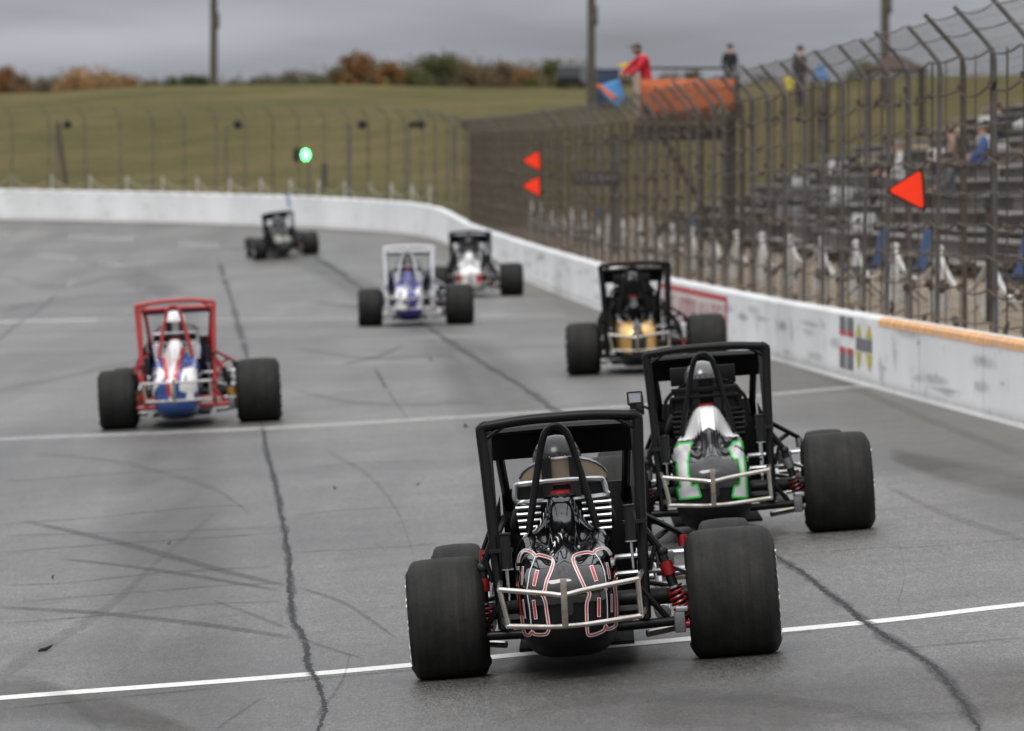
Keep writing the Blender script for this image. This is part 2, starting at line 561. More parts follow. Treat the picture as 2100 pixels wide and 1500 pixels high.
CAM_M = cam.rotation_euler.to_matrix()
def pix_ray(px, py):
    d = CAM_M @ Vector(((px - IMG_W / 2) / FOC, -(py - IMG_H / 2) / FOC, -1.0))
    return Vector((0, 0, CAM_Z)), d.normalized()
def on_track(px, py):
    """where the sight line through this photo position meets the racing surface"""
    o, d = pix_ray(px, py)
    lo, hi = 10.0, None
    t = 10.0
    while t < 420:
        p = o + d * t
        if p.z < track_z(p.x, p.y):
            hi = t; break
        lo = t; t += 1.0
    if hi is None:
        hi = 400.0
    for _ in range(40):
        m_ = (lo + hi) / 2
        p = o + d * m_
        if p.z < track_z(p.x, p.y): hi = m_
        else: lo = m_
    p = o + d * hi
    return Vector((p.x, p.y, track_z(p.x, p.y)))
def at(px, py, Y):
    o, d = pix_ray(px, py)
    return o + d * (Y / d.y)
def wall_s(px, o=0.0):
    """s of the straight where it is seen at photo column px (o metres behind the wall face)"""
    Y = (7.4 + o) / ((px - 1050) / FOC + 0.0433)
    p = Vector(((px - 1050) * Y / FOC, Y))
    return to_sw(p.x, p.y)[0]

# ------------------------------------------------------------------ setting: track, banks, wall
S_ALL = [float(x) for x in range(0, 256, 2)] + [256 + i for i in range(0, 48)] + [304.0 + 2 * i for i in range(0, 92)]
mb = MB()
mb.grid([[(*wall_xy(s, w), track_z_sw(s, w)) for w in [0.0] + [x * 1.0 for x in range(1, 37)]] for s in S_ALL])
track = mb.build('race_track', M_ASPHALT, kind='structure')
mb = MB()
mb.grid([[(*wall_xy(s, w), track_z_sw(s, 36) - (0.02 if w == 36 else 0.15)) for w in (36.0, 37, 45, 60, 80, 93)] for s in S_ALL])
mb.build('infield', M_GRASS, kind='structure')
OO = [0.24, 1.5, 2.0, 4, 5.5, 8, 11, 14, 18, 21, 25, 30, 36, 42, 48, 54, 60, 66, 72, 80, 88, 100, 120, 140, 180, 250, 400, 800, 1600]
S_OUT = [s for s in S_ALL[::2]] + [S_ALL[-1]]
mb = MB()
mb.grid([[(*wall_xy(s, -o), out_z_so(s, o)) for o in OO] for s in S_OUT])
mb.build('grass_bank', M_GRASS, kind='structure')
mb = MB()
mb.grid([[(*wall_xy(s, -o), out_z_so(s, o) + 0.012) for o in (0.26, 1.5, 2.0, 4.0, 5.2)] for s in S_OUT if s < 262])
mb.build('gravel_path', M_GRAVEL, kind='structure')

# the outside wall
def wall_shape(s):
    top = wall_top(s)
    if s > 280:
        top += 0.05 * abs(math.sin((s - 280) * math.pi / 1.25)) ** 0.6 - 0.02
    return wall_base(s) - 0.35, top
mb = MB()
rows = []
ss = [x * 2.0 for x in range(0, 127)] + [254 + i for i in range(0, 26)] + [280 + 0.2084 * i for i in range(0, 960)]
for s in ss:
    b, t = wall_shape(s)
    rows.append([(*wall_xy(s, 0.06), b), (*wall_xy(s, 0.0), b + 0.45), (*wall_xy(s, 0.0), t - 0.03), (*wall_xy(s, -0.03), t), (*wall_xy(s, -0.21), t), (*wall_xy(s, -0.24), t - 0.03), (*wall_xy(s, -0.24), b)])
mb.grid(rows)
wall = mb.build('concrete_wall', M_WALL, angle=0.5)
tag(wall, 'long white painted concrete barrier wall curving round the outside of the track', 'wall')
def wall_panel(name, s0, s1, h0, h1, m, off=0.006, parent=wall, from_top=False, k=14):
    """thin painted sheet on the inner wall face; h measured up from the base, as a share of the wall height"""
    m_b = MB(); rws = []
    for i in range(k + 1):
        s = s0 + (s1 - s0) * i / k
        b, t = wall_base(s), wall_top(s) - 0.03
        rws.append([(*wall_xy(s, off), b + (t - b) * h) for h in (h0, h1)])
    m_b.grid(rws)
    return m_b.build(name, m, parent, smooth=False)
M_REDSIGN = worn_mat('faded_red_paint', (0.50, 0.045, 0.05), 0.85, 3.0, 0.3)
M_REDTEXT = worn_mat('faded_red_letters', (0.46, 0.10, 0.11), 0.62, 5.0, 0.5)
M_SIGNWHITE = mat('sign_white', (0.66, 0.62, 0.61), 0.6, var=0.15, vscale=2)
M_SIGNGREY = worn_mat('sign_grey', (0.16, 0.16, 0.175), 0.8, 6.0, 0.4)
M_SIGNRED = worn_mat('sign_red', (0.46, 0.05, 0.05), 0.85, 6.0, 0.4)
M_SIGNYEL = worn_mat('sign_yellow', (0.50, 0.42, 0.06), 0.85, 6.0, 0.4)
M_WALLORANGE = worn_mat('wall_orange', (0.86, 0.48, 0.22), 0.74, 2.5, 0.5)
M_SCUFF = worn_mat('wall_scuff', (0.10, 0.10, 0.11), 0.42, 5.0, 0.6, maxa=0.45)
sA, sB = wall_s(1492), wall_s(1355)
wall_panel('sign_board', sA, sB, 0.06, 0.93, M_SIGNWHITE, 0.004)
wall_panel('sign_border', sA, sB, 0.83, 0.93, M_REDSIGN, 0.008)
wall_panel('sign_border', sA, sA + 0.35, 0.06, 0.83, M_REDSIGN, 0.008)
x = sA + 0.7
while x < sB - 0.6:                                   # tall condensed letters, worn beyond reading
    wdt = random.choice((0.28, 0.34, 0.42))
    top = random.choice((0.74, 0.76, 0.72)); bot = 0.2
    kind = random.randrange(4)
    wall_panel('sign_letter', x, x + wdt * 0.36, bot, top, M_REDTEXT, 0.008, k=1)
    if kind != 3:
        wall_panel('sign_letter', x + wdt * 0.64, x + wdt, bot, top, M_REDTEXT, 0.008, k=1)
    if kind in (0, 1):
        wall_panel('sign_letter', x + wdt * 0.36, x + wdt * 0.64, top - 0.09, top, M_REDTEXT, 0.008, k=1)
    if kind in (1, 2):
        wall_panel('sign_letter', x + wdt * 0.36, x + wdt * 0.64, 0.44, 0.52, M_REDTEXT, 0.008, k=1)
    x += wdt + 0.22
def wall_px(name, p0, p1, h0, h1, m, off=0.008):
    return wall_panel(name, wall_s(p1), wall_s(p0), h0, h1, m, off, k=2)
for a, b_ in ((1723, 1735), (1738, 1751)):
    wall_px('emblem_bar', a, b_, 0.18, 0.40, M_SIGNGREY)
    wall_px('emblem_bar', a, b_, 0.40, 0.50, M_SIGNRED)
    wall_px('emblem_bar', a, b_, 0.68, 0.76, M_SIGNRED)
    wall_px('emblem_bar', a, b_, 0.76, 0.97, M_SIGNGREY)
for a, b_ in ((1756, 1767), (1777, 1789)):
    for k_ in range(4):
        q = (b_ - a) * 0.11 * k_
        wall_px('emblem_bar', a + q, b_ - q, 0.70 + 0.05 * k_, 0.75 + 0.05 * k_, M_SIGNYEL)
        wall_px('emblem_bar', a + q, b_ - q, 0.42 - 0.06 * k_, 0.48 - 0.06 * k_, M_SIGNYEL)
wall_px('emblem_bar', 1756, 1789, 0.50, 0.69, M_SIGNGREY, 0.006)
sO = wall_s(1803)
wall_panel('wall_stripe', 60, sO, 0.915, 1.0, M_WALLORANGE, 0.008, k=40)
MB().grid([[(*wall_xy(60 + (sO - 60) * q / 40, w_), wall_top(60 + (sO - 60) * q / 40) + z_) for w_, z_ in ((.007, -.031), (-.032, .006), (-.07, .006))] for q in range(41)]).build('wall_stripe', M_WALLORANGE, wall, smooth=False)
def wall_smudge(s0, s1, h0, h1, m, par=wall, lean=0.0, flat=False):
    rws, fd = [], []
    K = 10
    for i in range(K + 1):
        row = []
        for j_ in range(K + 1):
            u, v_ = i / K, j_ / K
            s = s0 + (s1 - s0) * u + lean * v_
            b, t_ = wall_base(s), wall_top(s) - .03
            row.append((*wall_xy(s, .007), b + (t_ - b) * (h0 + (h1 - h0) * v_)))
            r_ = math.hypot((u - .5) * 2, (v_ - .5) * 2)
            fd.append((1 - v_) ** 1.5 if flat else max(0.0, 1 - r_ ** 2))
        rws.append(row)
    o = MB().grid(rws).build('wall_smudge', m, par, smooth=False)
    a_ = o.data.attributes.new('fade', 'FLOAT', 'POINT'); a_.data.foreach_set('value', fd)
rw = random.Random(11)
M_SMUDGE = worn_mat('rubber_smudge', (0.07, 0.07, 0.075), 0.5, 5.0, 0.7, maxa=0.46, fade=True, stretch=(1, 1, 2.5))
M_GRIME = worn_mat('wall_grime', (0.16, 0.14, 0.11), 0.6, 3.2, 0.8, maxa=0.75, fade=True)
for k in range(95):
    s = rw.uniform(104, 200) if k < 60 else rw.uniform(200, 266); h = rw.uniform(.12, .8); hh = rw.uniform(.05, .22)
    wall_smudge(s, s + rw.uniform(.5, 3.5), h, min(.98, h + hh), M_SMUDGE, lean=rw.uniform(-.4, .4))
for px_, wd, h0, h1 in ((1804, 14, .0, .55), (1834, 9, .3, .85), (1624, 6, .35, .8), (1592, 5, .4, .85)):
    wall_smudge(wall_s(px_ + wd), wall_s(px_), h0, h1, M_SMUDGE, lean=.3)
for a in range(100, 268, 12):
    wall_smudge(a, a + 12, 0.0, rw.uniform(.14, .24), M_GRIME, flat=True)
for a in range(268, 350, 10):
    wall_smudge(a, a + 10, 0.0, .12, M_GRIME, flat=True)
M_JOINT = mat('wall_joint', (.2, .2, .2), .9)
for a in range(101, 268, 6):
    wall_panel('wall_joint', a, a + .018, 0, 1, M_JOINT, .005, k=1)

# ------------------------------------------------------------------ marks on the asphalt
M_LINE = worn_mat('white_line_paint', (0.66, 0.66, 0.64), 0.86, 24, 0.3)
M_LINE_FADED = worn_mat('faded_line_paint', (0.55, 0.55, 0.53), 0.62, 12, 0.5, maxa=0.62)
M_LINE_GHOST = worn_mat('ghost_line_paint', (0.45, 0.45, 0.44), 0.52, 4, 0.5, maxa=0.55)
M_CRACK = worn_mat('open_crack', (0.012, 0.012, 0.013), 0.66, 22, 0.35)
M_SEAL = worn_mat('crack_sealer', (0.04, 0.04, 0.044), 0.56, 7, 0.5, maxa=0.75, fade=True)
M_SEALGREY = worn_mat('pale_patching', (0.22, 0.225, 0.235), 0.5, 9, 0.5, maxa=0.5, fade=True)
M_HAIR = worn_mat('hairline_joint', (0.03, 0.03, 0.03), 0.5, 4, 0.6, maxa=0.5, fade=True)
M_SKID = worn_mat('tyre_rubber_mark', (0.045, 0.045, 0.047), 0.56, 7, 1.0, maxa=0.55, fade=True)
M_SKIDSOFT = worn_mat('faint_rubber_mark', (0.05, 0.05, 0.052), 0.52, 5, 0.9, maxa=0.42, fade=True)
M_SKIDFAINT = worn_mat('old_rubber_mark', (0.05, 0.05, 0.052), 0.5, 4, 1.0, maxa=0.26, fade=True)
_layer = [0.0016]
def strip(name, pts, half, m, vertical=True, jitter=0.0, per=8, lift=None):
    """a thin sheet on the track along photo points; half: half thickness in photo pixels (number or list)"""
    P = catmull([(p[0], p[1], 0) for p in pts], per)
    hs = half if isinstance(half, (list, tuple)) else None
    rws, fd, wander = [], [], 0.0
    z = lift if lift is not None else _layer[0]
    for i, p in enumerate(P):
        u = i / (len(P) - 1)
        h = float(np.interp(u, np.linspace(0, 1, len(hs)), hs)) if hs else half
        wander = .72 * wander + random.uniform(-jitter, jitter) * .6 if i else 0.0
        jx = wander; jw = h * random.uniform(1 - 0.5 * (jitter > 0), 1 + 0.5 * (jitter > 0))
        row = []
        for q in (-1, -.45, .45, 1):
            if vertical: a = (p.x, p.y + jx - jw * q)
            else: a = (p.x + jx + jw * q, p.y)
            row.append(on_track(*a) + Vector((0, 0, z)))
        rws.append(row)
        e_ = min(1, u / .12, (1 - u) / .12)
        fd += [0, e_, e_, 0]
    _layer[0] += 0.00006
    o = MB().grid(rws).build(name, m, track, smooth=False)
    at_ = o.data.attributes.new('fade', 'FLOAT', 'POINT')
    at_.data.foreach_set('value', fd)
    return o

M_GROOVE = worn_mat('rubbered_groove', (0.04, 0.038, 0.036), 0.55, 1.1, 0.9, maxa=0.30, fade=True, stretch=(1.6, .12, 1))
M_DARKPATCH = worn_mat('dark_patch', (0.045, 0.036, 0.028), 0.5, 0.9, 0.9, maxa=0.5, fade=True, stretch=(1, .25, 1))  # broad brownish darker patches on the asphalt, thinning out at the edges
strip('rubbered_groove', [(1290, 1640), (1215, 1250), (1120, 950), (990, 760), (880, 670), (720, 580), (600, 530), (420, 500)], [330, 250, 170, 110, 80, 60, 50, 60], M_GROOVE, False, per=6)
strip('rubbered_groove', [(330, 1640), (340, 1200), (350, 900), (360, 720), (330, 600), (200, 530)], [230, 170, 110, 75, 60, 70], M_GROOVE, False, per=6)
strip('dark_patch', [(1280, 1470), (1600, 1455), (1900, 1430), (2300, 1400)], [30, 75, 80, 60], M_DARKPATCH, per=6)
strip('dark_patch', [(-200, 1470), (60, 1440), (260, 1470), (420, 1520)], [50, 45, 35, 20], M_DARKPATCH, per=6)
strip('dark_patch', [(1820, 930), (1960, 970), (2180, 1010)], [14, 30, 40], M_DARKPATCH, per=6)
strip('painted_line', [(-1400, 1548), (-60, 1437), (628, 1384), (1200, 1330), (1778, 1277), (2160, 1234), (2900, 1168)], 4.3, M_LINE, per=12)
strip('painted_line', [(-900, 945), (-40, 903), (560, 878), (1280, 834), (1786, 791)], 3.2, M_LINE_FADED, per=12)
strip('painted_line', [(-20, 661), (200, 656)], 3.6, M_LINE_FADED)
strip('painted_line', [(200, 656), (600, 655), (1160, 646)], 2.6, M_LINE_GHOST)
for a in ([(140, 485), (275, 491)], [(365, 500), (450, 504)], [(82, 524), (158, 531)], [(203, 538), (248, 543)], [(-30, 478), (18, 480)], [(985, 646), (1040, 645)]):
    strip('painted_dash', a, 5, M_LINE_GHOST)
strip('painted_dash', [(135, 592), (152, 572)], 6, M_LINE_GHOST, vertical=False)
seam1 = [(650, 1510), (664, 1460), (655, 1410), (633, 1370), (627, 1320), (600, 1270), (597, 1215), (592, 1160), (583, 1090), (566, 1000), (546, 920), (540, 880)]
strip('joint_sealer', seam1, [16, 15, 17, 18, 14, 12, 11, 9], M_SEALGREY, False, per=6)
strip('joint_sealer', seam1, [7, 6, 8, 10, 9, 9, 7, 6], M_SEAL, False, 3, per=10)
strip('joint_crack', seam1, [3.5, 4, 5, 5, 4, 3, 2.5, 2.5], M_CRACK, False, 4.5, per=40)
seam1b = [(545, 900), (520, 800), (500, 705), (488, 665), (474, 612), (456, 562), (448, 525)]
strip('joint_sealer', seam1b, [7, 7, 8, 7, 6, 5], M_SEAL, False, 1, per=6)
seam2 = [(2015, 1510), (1975, 1440), (1915, 1370), (1840, 1322), (1780, 1280), (1715, 1228), (1650, 1180), (1590, 1140), (1480, 1060)]
strip('joint_sealer', seam2, [24, 20, 28, 22, 16, 14, 14, 10], M_SEAL, False, 2, per=8)
strip('joint_crack', seam2, [4, 5, 6, 6, 6, 5, 4, 4], M_CRACK, False, 6, per=36)
seam2b = [(1300, 940), (1150, 850), (1080, 800), (985, 742), (905, 690), (868, 664), (740, 590), (660, 535), (600, 500)]
strip('joint_sealer', seam2b, [12, 12, 11, 10, 9, 9, 8, 7], M_SEAL, False, 1, per=6)
strip('joint_sealer', [(-10, 705), (40, 662), (75, 640), (120, 600)], [7, 6, 5], M_SKIDSOFT, False)
strip('joint_sealer', [(768, 756), (780, 776), (792, 798)], 5, M_SEAL, False, 1)
strip('joint_sealer', [(795, 800), (812, 826), (835, 860)], 3, M_HAIR, False, 1)
for pts, h, m_ in [
    ([(40, 1068), (180, 1098), (330, 1136), (460, 1172), (590, 1203)], [4, 6, 8, 7, 4], M_SKID),
    ([(610, 1205), (700, 1235), (760, 1272), (815, 1312)], [4, 5, 6, 4], M_SKIDSOFT),
    ([(120, 1147), (230, 1158), (400, 1182), (580, 1213)], [2, 4, 5, 4], M_SKID),
    ([(-10, 1246), (200, 1258), (420, 1282), (610, 1310)], [4, 5, 6, 5], M_SKID),
    ([(620, 1312), (690, 1335), (740, 1350)], [4, 4, 2], M_SKIDSOFT),
    ([(440, 1055), (330, 1145), (230, 1240), (90, 1330), (-20, 1400)], [6, 9, 13, 17, 20], M_SKIDFAINT),
    ([(-10, 1402), (60, 1400), (150, 1440), (220, 1500)], [14, 18, 20, 20], M_SKIDFAINT),
    ([(430, 1230), (520, 1262), (590, 1290)], [2, 5, 4], M_SKIDSOFT),
    ([(720, 1330), (700, 1400), (640, 1480)], [6, 8, 8], M_SKIDSOFT),
    ([(440, 1500), (480, 1470), (540, 1430)], [3, 4, 3], M_SKIDSOFT),
    ([(600, 715), (760, 735), (900, 730), (950, 745)], [3, 5, 5, 3], M_SKIDFAINT),
    ([(700, 748), (780, 730), (830, 705)], [3, 5, 3], M_SKIDSOFT),
    ([(640, 620), (740, 630), (820, 640)], [3, 5, 3], M_SKIDSOFT),
    ([(-10, 560), (120, 590), (300, 552), (440, 545)], [3, 5, 5, 3], M_SKIDFAINT),
    ([(0, 640), (120, 615), (300, 600)], [3, 5, 3], M_SKIDFAINT),
    ([(1840, 1100), (1855, 1180), (1840, 1240)], [4, 6, 3], M_SKIDSOFT),
    ([(1000, 1480), (1200, 1440), (1480, 1430), (1760, 1460), (1900, 1500)], [8, 14, 18, 16, 10], M_SKIDFAINT),
    ([(60, 930), (250, 950), (430, 1000), (520, 1060)], [3, 5, 6, 4], M_SKIDFAINT),
    ([(660, 920), (760, 980), (820, 1060), (850, 1150)], [4, 7, 8, 5], M_SKIDFAINT),
    ([(1640, 760), (1760, 800), (1900, 860), (2110, 940)], [5, 7, 9, 10], M_SKIDFAINT),
    ([(1820, 1000), (1950, 1060), (2110, 1110)], [5, 8, 8], M_SKIDFAINT),
    ([(0, 800), (150, 770), (330, 730)], [4, 7, 4], M_SKIDFAINT), ([(600, 800), (760, 830), (1000, 825)], [3, 6, 4], M_SKIDFAINT)]:
    strip('tyre_mark', pts, h, m_)
for pts, h in [([(0, 1076), (200, 1062), (400, 1042), (520, 1038)], 1.2), ([(0, 1100), (300, 1092), (580, 1082)], 1.3), ([(0, 1134), (240, 1116), (575, 1094)], 1.6), ([(0, 1202), (140, 1196), (330, 1176), (560, 1163)], 1.7),
               ([(30, 1236), (330, 1212), (480, 1200), (600, 1197)], 1.5), ([(0, 1280), (210, 1263), (400, 1242), (590, 1234)], 1.6), ([(0, 1456), (150, 1440), (470, 1409)], 1.6), ([(560, 1402), (700, 1388), (860, 1374)], 1.6),
               ([(606, 1134), (760, 1126), (900, 1116)], 1.1), ([(600, 1060), (700, 1048), (860, 1040)], 0.9), ([(1000, 1360), (1330, 1325), (1560, 1306), (1680, 1295)], 1.2), ([(1810, 1336), (1900, 1326), (2110, 1308)], 1.6),
               ([(1820, 1128), (1960, 1118), (2110, 1105)], 1.1), ([(1720, 1475), (1850, 1466), (2000, 1462)], 1.2), ([(0, 990), (200, 975), (420, 962)], 0.8), ([(620, 960), (760, 950), (900, 945)], 0.7), ([(1610, 1140), (1750, 1128), (1860, 1122)], 1.0)]:
    strip('hairline_crack', pts, h, M_HAIR, per=10)

M_DUST = worn_mat('wall_foot_dust', (.30, .27, .23), .55, 2.5, .8, maxa=.6, fade=True)
rws, fd = [], []
for s in S_ALL:
    if s > 350: break
    rws.append([(*wall_xy(s, w_), track_z_sw(s, w_) + .001) for w_ in (0.02, .3, .9, 1.8)]); fd += [1, .75, .3, 0]
o = MB().grid(rws).build('dust_strip', M_DUST, track, smooth=False)
a_ = o.data.attributes.new('fade', 'FLOAT', 'POINT'); a_.data.foreach_set('value', fd)
# scraps of tyre rubber lying on the track
M_SCRAP = mat('rubber_scrap', (0.01, 0.01, 0.01), 0.9)
for i, (px_, py_, ln, lb) in enumerate([(80, 1336, 0.07, 'curled scrap of tyre rubber left of the white line, largest one'), (110, 1187, 0.028, 'small rubber crumb by the left edge between crossing tyre marks'),
                       (685, 1004, 0.035, 'rubber crumb right of the long joint, beyond the hairline cracks'), (855, 996, 0.022, 'tiny rubber crumb left of the nearest car roll cage'), (960, 876, 0.07, 'thin rubber strip on the track beside the second white line'),
                       (886, 739, 0.06, 'rubber crumb on the track between blue and black cars'), (345, 1118, 0.02, 'rubber crumb on the crossing tyre marks at left')]):
    c = on_track(px_, py_)
    a0 = random.uniform(0, 6)
    pts = [(c.x + ln * math.cos(a0 + t * 1.6) * t * 1.2, c.y + ln * 2 * (t - 0.5), c.z + 0.006 + 0.012 * t + ln * 0.5 * max(0, t - .5)) for t in (0, .25, .5, .75, 1)]
    tag(MB().tube(pts, [0.004, ln * .12 + .003, ln * .14 + .003, ln * .1 + .003, 0.002], 6).build('rubber_scrap', M_SCRAP), lb, 'rubber scrap', 'rubber scraps on the track')

# ------------------------------------------------------------------ catch fence on top of the wall
def fence(name, s0, s1, label, seed, dense=0.1, w=0.029, cab=0.011, wr=0.0018):
    rnd = random.Random(seed)
    root = empty(name, (*wall_xy(s0, -0.3), wall_top(s0)))
    tag(root, label, 'fence')
    inv = Matrix.Translation(root.location).inverted()
    def loc(s, o, h):
        q = wall_xy(s, -o)
        return inv @ Vector((q.x, q.y, wall_top(s) + h))
    def over(s, t):                       # the arm: t from 0 (post head) to 1 (tip), leaning over the track
        return loc(s, 0.3 - 0.36 * t, 2.80 + 0.40 * t)
    post_me = None
    s = s0
    spots = []
    while s <= s1:
        spots.append(s); s += 2.75
    for s in spots:
        p = loc(s, 0.3, -0.3)
        lx, ly = rnd.uniform(-.05, .05), rnd.uniform(-.03, .03)
        m_b = MB()
        rr = rnd.uniform(0.85, 1.15)
        pts = [loc(s, 0.3, -0.3), loc(s, 0.3, 1.2), loc(s, 0.3, 2.7), loc(s, 0.285, 2.8), over(s, 0.3), over(s, 1.0 * rr)]
        m_b.tube([q - p + Vector((lx, ly, 0)) * ((q - p).z / 3.2) for q in pts], [w, w, w, w * .95, w * .85, w * .8], 8)
        o = m_b.build('post', M_WOOD_POLE if rnd.random() < 0.14 else M_GALV, root)
        o.location = p
        for h in (0.4, 1.1, 1.8, 2.5):
            q = loc(s, 0.24, h + rnd.uniform(-.06, .06))
            c_ = MB().box((0, 0, 0), (0.05, 0.05, 0.07)).build('clamp', M_RUST, o, smooth=False)
            c_.location = q - p
    wires = MB()
    n = int((s1 - s0) / dense)
    for i in range(n):
        s = s0 + i * dense
        wires.tube([loc(s, 0.25, 0.02), loc(s, 0.25, 2.8), over(s, 0.95)], wr, 3, caps=False)
    ns = max(4, int((s1 - s0) / 1.4))
    for j in range(26):
        h = 0.06 + j * 0.11
        wires.tube([loc(s0 + (s1 - s0) * i / ns, 0.25, h + 0.02 * math.sin(i * 1.7 + j)) for i in range(ns + 1)], wr, 3, caps=False)
    for t in (0.25, 0.5, 0.75):
        wires.tube([over(s0 + (s1 - s0) * i / ns, t) for i in range(ns + 1)], 0.0016, 3, caps=False)
    wires.build('wire_mesh', M_RUST, root, smooth=False, kind='stuff')
    for h in (0.1, 0.42, 0.75, 1.08, 1.4, 1.75, 2.1, 2.45, 2.8):
        pts = []
        for a in range(len(spots) - 1):
            sag = rnd.uniform(0.02, 0.09)
            for k_ in range(4):
                t = k_ / 4
                pts.append(loc(spots[a] + 2.75 * t, 0.22, h - sag * 4 * t * (1 - t)))
        MB().tube(pts, cab, 5).build('cable', M_RUST, root)
    if cab > .01:
        rods = MB()
        s = s0
        while s < s1:
            rods.tube([loc(s, 0.26, -0.1), loc(s, 0.26, 2.8)], rnd.choice((0.006, 0.010)), 4)
            s += 1.38
        for _ in range(520):
            q = loc(rnd.uniform(s0, s1), rnd.uniform(.18, .3), rnd.choice((0.1, 0.42, 0.75, 1.08, 1.4, 1.75, 2.1, 2.45)) + rnd.uniform(-.09, .02))
            rods.box(q, (rnd.uniform(.03, .07), rnd.uniform(.05, .3), rnd.uniform(.03, .07)), rot=(rnd.uniform(-.4, .4), 0, .04))
        rods.build('upright_rods', M_RUST, root, kind='stuff')
    for t in (0.55, 0.98):
        pts = []
        for a in range(len(spots) - 1):
            sag = rnd.uniform(0.02, 0.07)
            for k_ in range(4):
                q = k_ / 4
                pts.append(over(spots[a] + 2.75 * q, t) - Vector((0, 0, sag * 4 * q * (1 - q))))
        MB().tube(pts, 0.007, 5).build('cable', M_GALV, root)
    return root
fence('catch_fence', 104.6, 268.0, 'tall rusty wire catch fence with bent grey posts along the straight', 3)
fence('catch_fence', 268.6, 352.0, 'thin grey catch fence round the far turn before the grass bank', 5, dense=0.12, w=0.022, cab=0.005, wr=0.0014)

ORD = ['first', 'second', 'third', 'fourth', 'fifth', 'sixth', 'seventh', 'eighth', 'ninth', 'tenth', 'eleventh', 'twelfth', 'thirteenth', 'fourteenth', 'fifteenth', 'sixteenth', 'seventeenth', 'eighteenth', 'nineteenth', 'twentieth']
ORD += ['twenty-' + w_ for w_ in ORD[:9]] + ['thirtieth'] + ['thirty-' + w_ for w_ in ORD[:9]] + ['fortieth'] + ['forty-' + w_ for w_ in ORD[:9]] + ['fiftieth'] + ['fifty-' + w_ for w_ in ORD[:9]]
# ------------------------------------------------------------------ rope posts behind the wall
def rope_run(ss_, o, h, r, bucket, group, lab, rope_lab):
    heads = []
    for i, s in enumerate(ss_):
        q = wall_xy(s, -o)
        z = out_z_so(s, o)
        root = empty('rope_post', (q.x, q.y, z))
        tag(root, lab(i), 'post', group)
        MB().lathe([(0, 0.0), (0, r), (h * .96, r), (h, r * .7), (h, 0)], 10, 'z').build('pole', M_WHITEPAINT, root)
        MB().ball((0, 0, h), (r * 1.7, r * 1.7, r * 1.7), 10, 6).build('finial', M_WHITEPAINT, root)
        if bucket:
            MB().lathe([(0, 0), (0, 0.115), (0.28, 0.15), (0.30, 0.16), (0.28, 0.13), (0.26, 0)], 16, 'z').build('bucket', M_WHITEPAINT, root)
            MB().lathe([(0.33, r), (0.36, r * 1.9), (0.52, r * 1.6), (0.56, r)], 10, 'z').build('rope_wrap', M_ROPE, root)
        heads.append(Vector((q.x, q.y, z + h * .93)))
    for i in range(len(heads) - 1):
        a, b_ = heads[i], heads[i + 1]
        d = b_ - a
        sag = min(0.42, 0.13 * d.length) * (0.8 + 0.4 * random.random())
        pts = [a + d * (k / 12) - Vector((0, 0, sag * 4 * (k / 12) * (1 - k / 12))) for k in range(13)]
        tag(MB().tube(pts, r * (.95 if bucket else .45), 6).build('rope', M_ROPE), rope_lab(i), 'rope', group + ' ropes')
M_ROPE = mat('white_rope', (0.74, 0.73, 0.70), 0.9, var=0.35, vscale=20)
sR = [128.0 + 5.6 * i for i in range(24)]
rope_run(sR, 1.7, 0.78, 0.035, True, 'white rope posts beside the straight',
         lambda i: 'white rope post standing in a bucket behind the wall, %s from the right' % ORD[i],
         lambda i: 'white sagging rope behind the wall fence, %s span from the right' % ORD[i])
sL = [284 + 2.9 * i for i in range(18)]
rope_run(sL, 0.9, 0.60, 0.022, False, 'short white posts round the turn',
         lambda i: 'short white post above the far turn wall, %s from the straight' % ORD[i],
         lambda i: 'thin sagging rope above the far turn wall, %s span from the straight' % ORD[i])

# ------------------------------------------------------------------ lamps, signals, markers
M_TRI = mat('fluorescent_red', (0.92, 0.045, 0.008), 0.35, emit=(1.0, 0.035, 0.003), estr=0.22, color2=(.74, .03, .008), vscale=5)
M_TRIBACK = mat('marker_housing', (0.03, 0.012, 0.01), 0.6)
def triangle(px, py, Y, hgt, label, tilt=0.0):
    c = at(px, py, Y)
    root = empty('triangle_light', c)
    tag(root, label, 'marker light', 'red triangle lights on the fence')
    w = hgt * 0.9
    def prism(k, y0, y1):
        P = [(-w * .55 * k, 0), (-w * .5 * k, -.06 * k * hgt), (w * .40 * k, -hgt * .52 * k), (w * .46 * k, -hgt * .45 * k), (w * .42 * k, hgt * .46 * k), (w * .34 * k, hgt * .5 * k), (-w * .5 * k, .06 * k * hgt)]
        n = len(P)
        ct, st = math.cos(tilt), math.sin(tilt)
        P = [(x * ct - z * st, x * st + z * ct) for x, z in P]
        V = [(x, y0, z) for x, z in P] + [(x, y1, z) for x, z in P]
        F = [tuple(range(n)), tuple(reversed(range(n, 2 * n)))] + [(i, n + i, n + (i + 1) % n, (i + 1) % n) for i in range(n)]
        return MB().add(V, F)
    prism(1.2, 0.0, 0.10).build('housing', M_TRIBACK, root, smooth=False)
    prism(1.0, -0.02, 0.0).build('lens', M_TRI, root, smooth=False)
    MB().box((w * .2, 0.2, 0), (0.05, 0.24, 0.05)).build('bracket', M_GALV, root, smooth=False)
    return root
triangle(1092, 330, 160, 0.42, 'upper red triangle light on the fence, above its twin', 0.05)
triangle(1092, 382, 160, 0.42, 'lower red triangle light on the fence, below its twin', 0.0)
triangle(1862, 390, 72.2, 0.39, 'large red triangle light on the fence near the right edge', 0.04)

